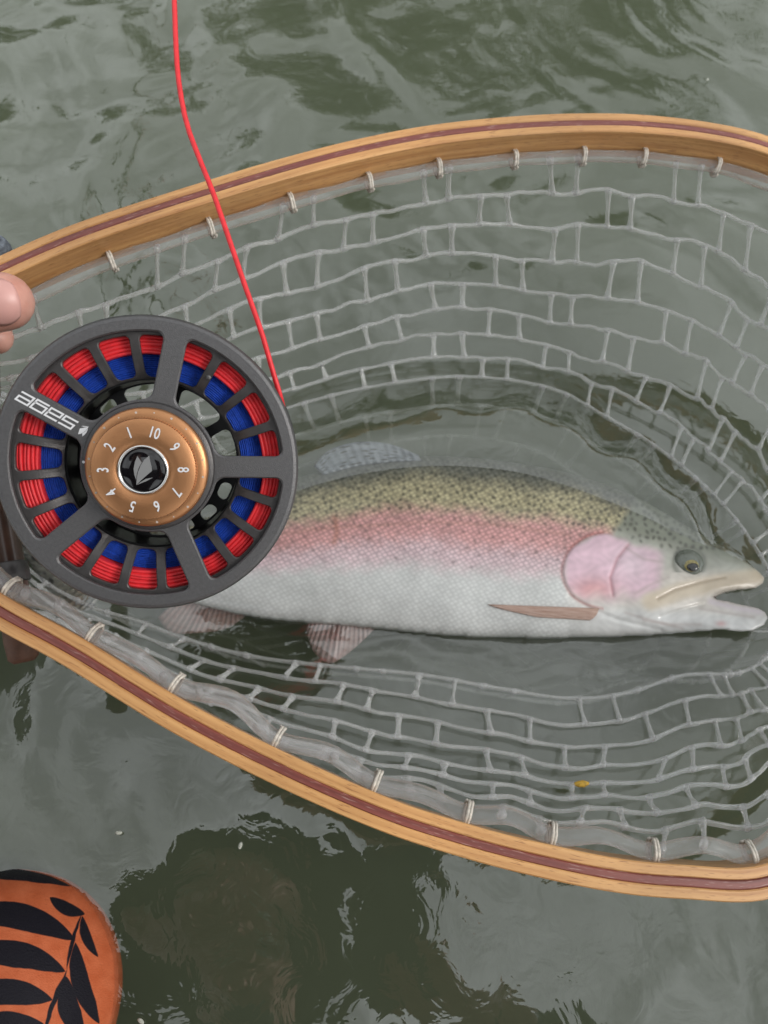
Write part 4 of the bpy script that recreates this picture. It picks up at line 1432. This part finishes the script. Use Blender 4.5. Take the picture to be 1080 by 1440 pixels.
# ------------------------------------------------------------------ fly rod behind the reel, held with the net
rod_a, rod_b = P(33, 925, 0.322), P(-52, 420, 0.338)
rd = (rod_b - rod_a).normalized()
rod = empty('fly_rod', rod_a)
tag(rod, 'slim fly rod with brown grip held beside the net', 'fishing rod')
def along(t): return rd * t
def rod_tube(name, stops, mt, sides=16):
    mb = MB(); tube(mb, [along(t) for t, r_ in stops], [r_ for t, r_ in stops], sides)
    return mb.build(name, mt, rod)
rod_tube('butt_cap', [(-0.002, 0.004), (0.0, 0.0062), (0.008, 0.0068), (0.013, 0.0066)], M['cork'])
rod_tube('reel_seat', [(0.0135, 0.0068), (0.02, 0.0070), (0.105, 0.0070), (0.112, 0.0078), (0.118, 0.0078)], M['rodseat'])
rod_tube('seat_ring', [(0.033, 0.0078), (0.0335, 0.0083), (0.0415, 0.0083), (0.042, 0.0078)], M['gunmetal_dark'])
rod_tube('grip', [(0.1185, 0.0085), (0.14, 0.0112), (0.18, 0.0118), (0.22, 0.0110), (0.26, 0.0098), (0.285, 0.0075), (0.29, 0.0055)], M['cork'])
rod_tube('blank', [(0.2905, 0.0042), (0.7, 0.0036), (1.3, 0.0027), (2.0, 0.0018), (2.55, 0.0010)], M['blank'], 10)
gd = (P(210, 656, .262) - P(-5, 656, .30)).normalized()
gd = (gd - rd * gd.dot(rd)).normalized()
guide_pts = []
for t, rr in ((0.72, 0.007), (1.15, 0.005), (1.6, 0.004), (2.05, 0.0035), (2.5, 0.003)):
    mb = MB()
    c = along(t) + gd * (rr + 0.004)
    e1, e2 = gd, rd.cross(gd)
    tube(mb, [c + e1 * (rr * math.cos(a)) + e2 * (rr * math.sin(a)) for a in [2 * PI * i / 16 for i in range(16)]], 0.0006, 6, True)
    tube(mb, [along(t - 0.012), c - e1 * rr, along(t + 0.012)], 0.0005, 6)
    mb.build('guide', M['chrome'], rod)
    guide_pts.append(rod_a + c)

# red fly line running from the reel up to the first guide
FL = [(398, 572, .2745), (394, 556, .272), (383, 520, .270), (368, 468, .268), (345, 403, .266), (320, 330, .265), (300, 272, .265), (280, 222, .266), (262, 172, .267),
      (251, 112, .268), (247, 55, .270), (245, 0, .272), (240, -60, .28), (215, -160, .31)]
lp = [P(*p) for p in FL] + [guide_pts[0].lerp(P(215, -160, .31), 0.4), guide_pts[0], guide_pts[1], guide_pts[2]]
mb = MB()
tube(mb, resample(catmull(lp, 8, False), 240, False), 0.00095, 8)
tag(mb.build('fly_line', M['red_line']), 'bright coral red fly line rising from the reel across the net frame', 'fishing line')

# ------------------------------------------------------------------ person: squatting in the shallows, net and rod in one hand, phone in the other
person = empty('person', (-0.12, -0.45, -0.40))
tag(person, 'person in orange trousers with black leaf print crouching over the net and gripping its frame', 'person')
head_c = Vector((-0.20, -0.10, 0.76))
neck = Vector((-0.16, -0.24, 0.66))
chest = Vector((-0.13, -0.36, 0.50)); pelvis = Vector((-0.22, -0.52, 0.10))
shL, shR = Vector((-0.34, -0.30, 0.58)), Vector((0.10, -0.33, 0.58))
elL, elR = Vector((-0.50, -0.06, 0.33)), Vector((0.22, -0.24, 0.36))
wrL = P(-215, 500, 0.335); wrR = Vector((0.095, -0.115, 0.335))
hipL, hipR = Vector((-0.40, -0.44, 0.08)), Vector((-0.14, -0.52, 0.08))
knL = P(-8, 1412, 0.322); knR = Vector((0.20, -0.26, 0.02))
anL, anR = knL + Vector((-0.17, -0.15, -0.31)), Vector((0.19, -0.44, -0.36))
toeL, toeR = anL + Vector((-0.01, 0.16, -0.03)), anR + Vector((0.02, 0.16, -0.03))
bd = MB()
ellipsoid(bd, head_c, (0.075, 0.095, 0.115), Matrix.Rotation(math.radians(-40), 3, 'X'))
chain(bd, [neck, head_c + Vector((0.01, -0.03, -0.03))], [0.055, 0.06])
face_d = Vector((-0.02, 0.55, -0.83)).normalized()
upf = Vector((0, 0.83, 0.55))
capsule(bd, head_c + face_d * 0.085 + upf * 0.01, head_c + face_d * 0.108 - upf * 0.018, 0.010, 0.014)      # nose
capsule(bd, head_c + face_d * 0.078 - upf * 0.075, head_c + face_d * 0.08 - upf * 0.08, 0.024, 0.022)        # chin
capsule(bd, head_c + face_d * 0.090 - upf * 0.046 + Vector((-.02, 0, 0)), head_c + face_d * 0.090 - upf * 0.046 + Vector((.02, 0, 0)), 0.008, 0.008)
for s_ in (-1, 1):
    ellipsoid(bd, head_c + Vector((s_ * 0.076, 0, 0)) - face_d * 0.005, (0.012, 0.022, 0.03), Matrix.Rotation(math.radians(-40), 3, 'X'), 10, 8)
chain(bd, [pelvis, (pelvis + chest) / 2, chest, neck], [0.13, 0.125, 0.135, 0.06])
chain(bd, [chest + Vector((0, .03, .03)), shL, elL, wrL], [0.09, 0.062, 0.045, 0.027])
chain(bd, [chest + Vector((0, .03, .03)), shR, elR, wrR], [0.09, 0.062, 0.045, 0.027])
for hip, kn, an, toe in ((hipL, knL, anL, toeL), (hipR, knR, anR, toeR)):
    chain(bd, [pelvis, hip, kn, an, toe], [0.12, 0.085, 0.044, 0.034, 0.028])
# left hand: palm, fingers wrapped round the rod grip, thumb laid on the hoop
palm = P(-130, 455, 0.347)
chain(bd, [wrL, palm, P(-95, 430, 0.352)], [0.025, 0.024, 0.018])
ellipsoid(bd, P(-120, 460, 0.352), (0.028, 0.042, 0.014), Matrix.Rotation(TILT, 3, 'X'))
TH = [P(-150, 500, 0.325), P(-85, 450, 0.308), P(-28, 428, 0.3025), P(6, 424, 0.3035)]
chain(bd, TH, [0.016, 0.0135, 0.0128, 0.0121])
chain(bd, [P(-95, 395, 0.36), P(-45, 408, 0.374), P(-16, 448, 0.362), P(-4, 476, 0.343)], [0.011, 0.0098, 0.0088, 0.0078])
chain(bd, [P(-110, 455, 0.368), P(-60, 480, 0.382), P(-38, 510, 0.362), P(-52, 520, 0.342)], [0.011, 0.0098, 0.0088, 0.0078])
chain(bd, [P(-115, 505, 0.368), P(-62, 540, 0.382), P(-42, 565, 0.362), P(-55, 572, 0.342)], [0.0105, 0.0092, 0.0084, 0.0074])
chain(bd, [P(-120, 550, 0.366), P(-70, 592, 0.378), P(-50, 615, 0.360), P(-60, 622, 0.342)], [0.0095, 0.0082, 0.0074, 0.0066])
# right hand round the lower end of the phone
CAM_UP = Vector((0, CT, ST)); CAM_R = Vector((1, 0, 0)); CAM_B = Vector((0, -ST, CT))
ph_c = CAMP - CAM_UP * 0.052 + CAM_B * 0.012 + CAM_R * 0.018
rp_ = ph_c + CAM_R * 0.048 - CAM_UP * 0.045 + CAM_B * 0.012
chain(bd, [wrR, rp_ + CAM_R * 0.01 - CAM_UP * 0.01], [0.025, 0.022])
ellipsoid(bd, rp_ + CAM_R * .004, (0.014, 0.040, 0.026), Matrix.Rotation(TILT, 3, 'X'))
for k in range(4):
    b0 = rp_ + CAM_UP * (0.028 - 0.019 * k) - CAM_B * 0.012
    chain(bd, [b0, b0 - CAM_B * 0.014 - CAM_R * 0.002, b0 - CAM_B * 0.0105 - CAM_R * 0.022, b0 - CAM_B * 0.009 - CAM_R * (0.036 - 0.003 * abs(k - 1))], [0.010, 0.0088, 0.008, 0.007])
chain(bd, [rp_ + CAM_B * 0.018 - CAM_UP * 0.02, rp_ + CAM_B * 0.022 - CAM_R * 0.015 + CAM_UP * 0.005, rp_ + CAM_B * 0.012 - CAM_R * 0.034 + CAM_UP * 0.018], [0.014, 0.011, 0.009])
remesh(bd, 'body', 0.0028, M['skin'], person, 5)
# thumb nail
def nail(parent):
    c0 = P(14, 424, 0.2905); 
    a = (TH[3] - TH[2]).normalized()
    nrm = (CAMP - TH[3]).normalized(); nrm = (nrm - a * nrm.dot(a)).normalized()
    sd_ = a.cross(nrm)
    ctr = TH[3] + a * 0.0012
    vs, fs = [], []
    nu, nv = 15, 13
    for i in range(nu):
        for j in range(nv):
            u = -1 + 2 * i / (nu - 1); v = -1 + 2 * j / (nv - 1)
            rx = u * math.sqrt(1 - 0.5 * v * v * 0.8); ry = v * math.sqrt(1 - 0.5 * u * u * 0.8)
            ang_ = ry * 0.92
            rad = math.sqrt(0.01245 ** 2 - max(0.0, rx * 0.0075 + 0.0012) ** 2 * 0.92)
            vs.append(ctr + a * (rx * 0.0075) + sd_ * (math.sin(ang_) * rad * .92) + nrm * (math.cos(ang_) * rad - 0.0002 - 0.0004 * (rx * rx)))
    for i in range(nu - 1):
        for j in range(nv - 1):
            fs.append((i * nv + j, (i + 1) * nv + j, (i + 1) * nv + j + 1, i * nv + j + 1))
    mb = MB(); mb.add(vs, fs)
    o = mb.build('thumb_nail', M['nail'], parent)
    so_ = o.modifiers.new('thick', 'SOLIDIFY'); so_.thickness = 0.0007; so_.offset = 0
    return o
nail(person)
for s_ in (-1, 1):
    mb = MB()
    ellipsoid(mb, head_c + face_d * 0.083 + upf * 0.016 + Vector((s_ * 0.032, 0, 0)), (0.012, 0.012, 0.012), None, 12, 8)
    mb.build('eye', M['eye_white'], person)
# jacket
jk = MB()
chain(jk, [pelvis + Vector((0, .01, .03)), (pelvis + chest) / 2, chest, neck - Vector((0.0, .02, .05))], [0.15, 0.15, 0.16, 0.085])
chain(jk, [chest + Vector((0, .03, .03)), shL, elL, wrL.lerp(elL, 0.12)], [0.11, 0.082, 0.062, 0.042])
chain(jk, [chest + Vector((0, .03, .03)), shR, elR, wrR.lerp(elR, 0.12)], [0.11, 0.082, 0.062, 0.042])
remesh(jk, 'jacket', 0.008, M['jacket'], person, 6)
# knitted fingerless glove on the net hand
gv = MB()
chain(gv, [wrL.lerp(elL, 0.1), wrL, palm], [0.034, 0.030, 0.030])
ellipsoid(gv, P(-122, 460, 0.354), (0.031, 0.044, 0.018), Matrix.Rotation(TILT, 3, 'X'))
chain(gv, [P(-100, 400, 0.365), P(-40, 362, 0.352), P(-9, 353, 0.345)], [0.013, 0.0105, 0.0085])
remesh(gv, 'glove', 0.0025, M['knit'], person, 3)
# trousers
tr_ = MB()
for hip, kn, an in ((hipL, knL, anL), (hipR, knR, anR)):
    chain(tr_, [pelvis, hip, hip.lerp(kn, .55), kn, kn.lerp(an, .25), an], [0.135, 0.105, 0.078 if kn is knR else 0.066, 0.0540, 0.048, 0.046])
TRO = remesh(tr_, 'trousers', 0.005, None, person, 8)
TRO['label'] = 'orange trousers with a black leaf print'
for an, toe in ((anL, toeL), (anR, toeR)):
    bt = MB()
    chain(bt, [an + Vector((0, 0, .1)), an, an.lerp(toe, .5), toe], [0.058, 0.055, 0.046, 0.042])
    chain(bt, [an + Vector((0, -.03, -.02)), an], [0.044, 0.05])
    remesh(bt, 'boot', 0.006, M['boot'], person, 4)
# hair and brimmed hat
mb = MB()
ellipsoid(mb, head_c + Vector((0, -.025, .03)), (0.083, 0.10, 0.105), Matrix.Rotation(math.radians(-30), 3, 'X'))
mb.build('hair', M['hair'], person)
hm = MB()
prof = [(0.001, 0.125), (0.05, 0.124), (0.082, 0.112), (0.095, 0.075), (0.10, 0.02), (0.115, 0.006), (0.16, -0.006), (0.185, -0.018), (0.186, -0.022), (0.16, -0.011), (0.112, 0.0), (0.097, 0.015), (0.09, 0.075), (0.075, 0.106), (0.001, 0.118)]
revolve(hm, prof, 48)
ho = hm.build('hat', M['hat'], person)
ho.rotation_euler = (math.radians(-24), 0, 0)
ho.location = head_c + Vector((0, -0.01, 0.055)) 
# leaf print of the trousers: motif tiled over a planar layout
me = TRO.data
uvl = me.uv_layers.new(name='UVMap')
co = np.zeros(len(me.vertices) * 3); me.vertices.foreach_get('co', co); co = co.reshape(-1, 3)
rel = co - np.array(CAMP)
dd = np.maximum(0.12, rel[:, 1] * ST - rel[:, 2] * CT)
layout_d = 0.30
uu = 540 + F * rel[:, 0] / np.where(dd > 0.2, dd, layout_d)
vv_ = 720 - F * (rel[:, 1] * CT + rel[:, 2] * ST) / np.where(dd > 0.2, dd, layout_d)
loopv = np.zeros(len(me.loops), int); me.loops.foreach_get('vertex_index', loopv)
uvl.data.foreach_set('uv', np.stack([uu[loopv], vv_[loopv]], 1).ravel())
m, n, l, b = mat('orange_leaf_print')
uv = n.new('ShaderNodeUVMap')
sx = n.new('ShaderNodeSeparateXYZ')
tn = n.new('ShaderNodeTexNoise'); tn.inputs['Scale'].default_value = 0.03; tn.inputs['Detail'].default_value = 2
l.new(uv.outputs[0], tn.inputs['Vector'])
def val(x): return x
def MN(op, a, b_=None, c=None):
    nd = n.new('ShaderNodeMath'); nd.operation = op
    for i, x in enumerate((a, b_, c)):
        if x is None: continue
        if isinstance(x, (int, float)): nd.inputs[i].default_value = x
        else: l.new(x, nd.inputs[i])
    return nd.outputs[0]
l.new(uv.outputs[0], sx.inputs[0])
wobx = MN('MULTIPLY', MN('SUBTRACT', tn.outputs['Fac'], 0.5), 6.0)
UX = MN('ADD', MN('SUBTRACT', MN('WRAP', sx.outputs['X'], 180.0, -125.0), 0.0), wobx)
UY = MN('ADD', MN('WRAP', sx.outputs['Y'], 1452.0, 1218.0), wobx)
LV = [((106, 1322), (-60, 1288), 15, 17), ((92, 1366), (-60, 1345), 15, 15), ((74, 1406), (-60, 1410), 15, 13), ((120, 1286), (70, 1262), 7.5, -4),
      ((116, 1288), (137, 1345), 6, 5), ((106, 1325), (140, 1440), 10.5, 9), ((92, 1372), (116, 1462), 12, 7), ((100, 1246), (-70, 1232), 7, 10), ((62, 1440), (-70, 1470), 15, 12),
      ((116, 1284), (94, 1365), 2.6, 3), ((95, 1362), (60, 1460), 3.2, 2)]
tot_ = None
for (A, B, wd, bow) in LV:
    dx, dy = B[0] - A[0], B[1] - A[1]
    L = math.hypot(dx, dy); dx /= L; dy /= L
    rx = MN('SUBTRACT', UX, float(A[0])); ry = MN('SUBTRACT', UY, float(A[1]))
    u = MN('DIVIDE', MN('ADD', MN('MULTIPLY', rx, dx), MN('MULTIPLY', ry, dy)), L)
    v = MN('ADD', MN('MULTIPLY', rx, -dy), MN('MULTIPLY', ry, dx))
    par = MN('MAXIMUM', MN('MULTIPLY', MN('MULTIPLY', u, MN('SUBTRACT', 1.0, u)), 4.0), 0.0)
    vv2 = MN('ABSOLUTE', MN('SUBTRACT', v, MN('MULTIPLY', par, float(bow))))
    ins = MN('SUBTRACT', MN('MULTIPLY', MN('POWER', par, 0.75), float(wd) * 1.3), vv2)
    # soft edge one pixel wide
    st = MN('MULTIPLY', MN('MINIMUM', MN('MAXIMUM', MN('ADD', ins, 0.3), 0.0), 1.5), 1 / 1.5)
    tot_ = st if tot_ is None else MN('MAXIMUM', tot_, st)
cm = n.new('ShaderNodeMix'); cm.data_type = 'RGBA'
l.new(tot_, cm.inputs[0])
tn2 = n.new('ShaderNodeTexNoise'); tn2.inputs['Scale'].default_value = 0.05; tn2.inputs['Detail'].default_value = 4
l.new(uv.outputs[0], tn2.inputs['Vector'])
ro = ramp(n, [(0.3, (0.50, 0.11, 0.04)), (0.7, (0.60, 0.155, 0.065))])
l.new(tn2.outputs['Fac'], ro.inputs['Fac'])
l.new(ro.outputs[0], cm.inputs[6]); cm.inputs[7].default_value = (0.010, 0.009, 0.014, 1)
l.new(cm.outputs[2], b.inputs['Base Color'])
b.inputs['Specular IOR Level'].default_value = 0.15
b.inputs['Roughness'].default_value = 0.6
tn3 = n.new('ShaderNodeTexNoise'); tn3.inputs['Scale'].default_value = 0.35
l.new(uv.outputs[0], tn3.inputs['Vector'])
bp = n.new('ShaderNodeBump'); bp.inputs['Strength'].default_value = 0.5; bp.inputs['Distance'].default_value = 0.0006
l.new(tn3.outputs['Fac'], bp.inputs['Height']); l.new(bp.outputs[0], b.inputs['Normal'])
me.materials.clear(); me.materials.append(m)
rebase(person, (-0.12, -0.45, -0.40))

# phone in the right hand, just behind the lens
phone = empty('smartphone', ph_c)
phone.rotation_euler = (TILT, 0, 0)
tag(phone, 'black smartphone held over the net in the person\'s right hand', 'phone')
bm = bmesh.new()
bmesh.ops.create_cube(bm, size=1)
for v in bm.verts: v.co = Vector((v.co.x * 0.072, v.co.y * 0.148, v.co.z * 0.0078))
bmesh.ops.bevel(bm, geom=[e for e in bm.edges if abs((e.verts[0].co - e.verts[1].co).z) > 0.001], offset=0.010, segments=5, affect='EDGES')
bmesh.ops.bevel(bm, geom=bm.edges[:], offset=0.0012, segments=2, affect='EDGES', clamp_overlap=True)
me = bpy.data.meshes.new('case'); bm.to_mesh(me); bm.free()
sharp(link('case', me, M['phone'], phone), 40)
for (x, y) in ((-0.018, 0.052), (-0.018, 0.030), (-0.036 + 0.030, 0.041)):
    mb = MB(); revolve(mb, [(0.0001, -0.0045), (0.0055, -0.0045), (0.0062, -0.0052), (0.0068, -0.0052), (0.0072, -0.0040)], 24)
    o = mb.build('rear_lens', M['lens'], phone); o.location = (x, y, 0.0)

# ------------------------------------------------------------------ small things
mb = MB()
sp_i = None
best = None
for k in range(1, RAB):
    for i in range(0, NU):
        p = bag(i, rows[k]); x_, y_, _d = project(p)
        e = (x_ - 818) ** 2 + (y_ - 1098) ** 2
        if best is None or e < best[0]: best = (e, i, rows[k])
i0, v0 = best[1], best[2]
pts = [bag(i0 + t, v0) + Vector((0, 0, 0.0012)) for t in (-1.2, -.4, .4, 1.2)]
tube(mb, pts, [0.0005, 0.0016, 0.0014, 0.0004], 8)
tag(mb.build('leaf_scrap', M['yellow_leaf']), 'tiny yellow leaf scrap stuck to a strand of the net mesh', 'leaf')
for k, (px, py) in enumerate([(167, 1171), (338, 1189), (198, 1436), (995, 112)]):
    mb = MB()
    c = PZ(px, py, 0.0012)
    ellipsoid(mb, c, (0.0017, 0.0009, 0.0005), Matrix.Rotation(k * 1.3, 3, 'Z'), 10, 6)
    tag(mb.build('floating_speck', M['pale_speck']), 'tiny pale speck floating on the open water outside the net', 'speck', 'specks floating on the water')
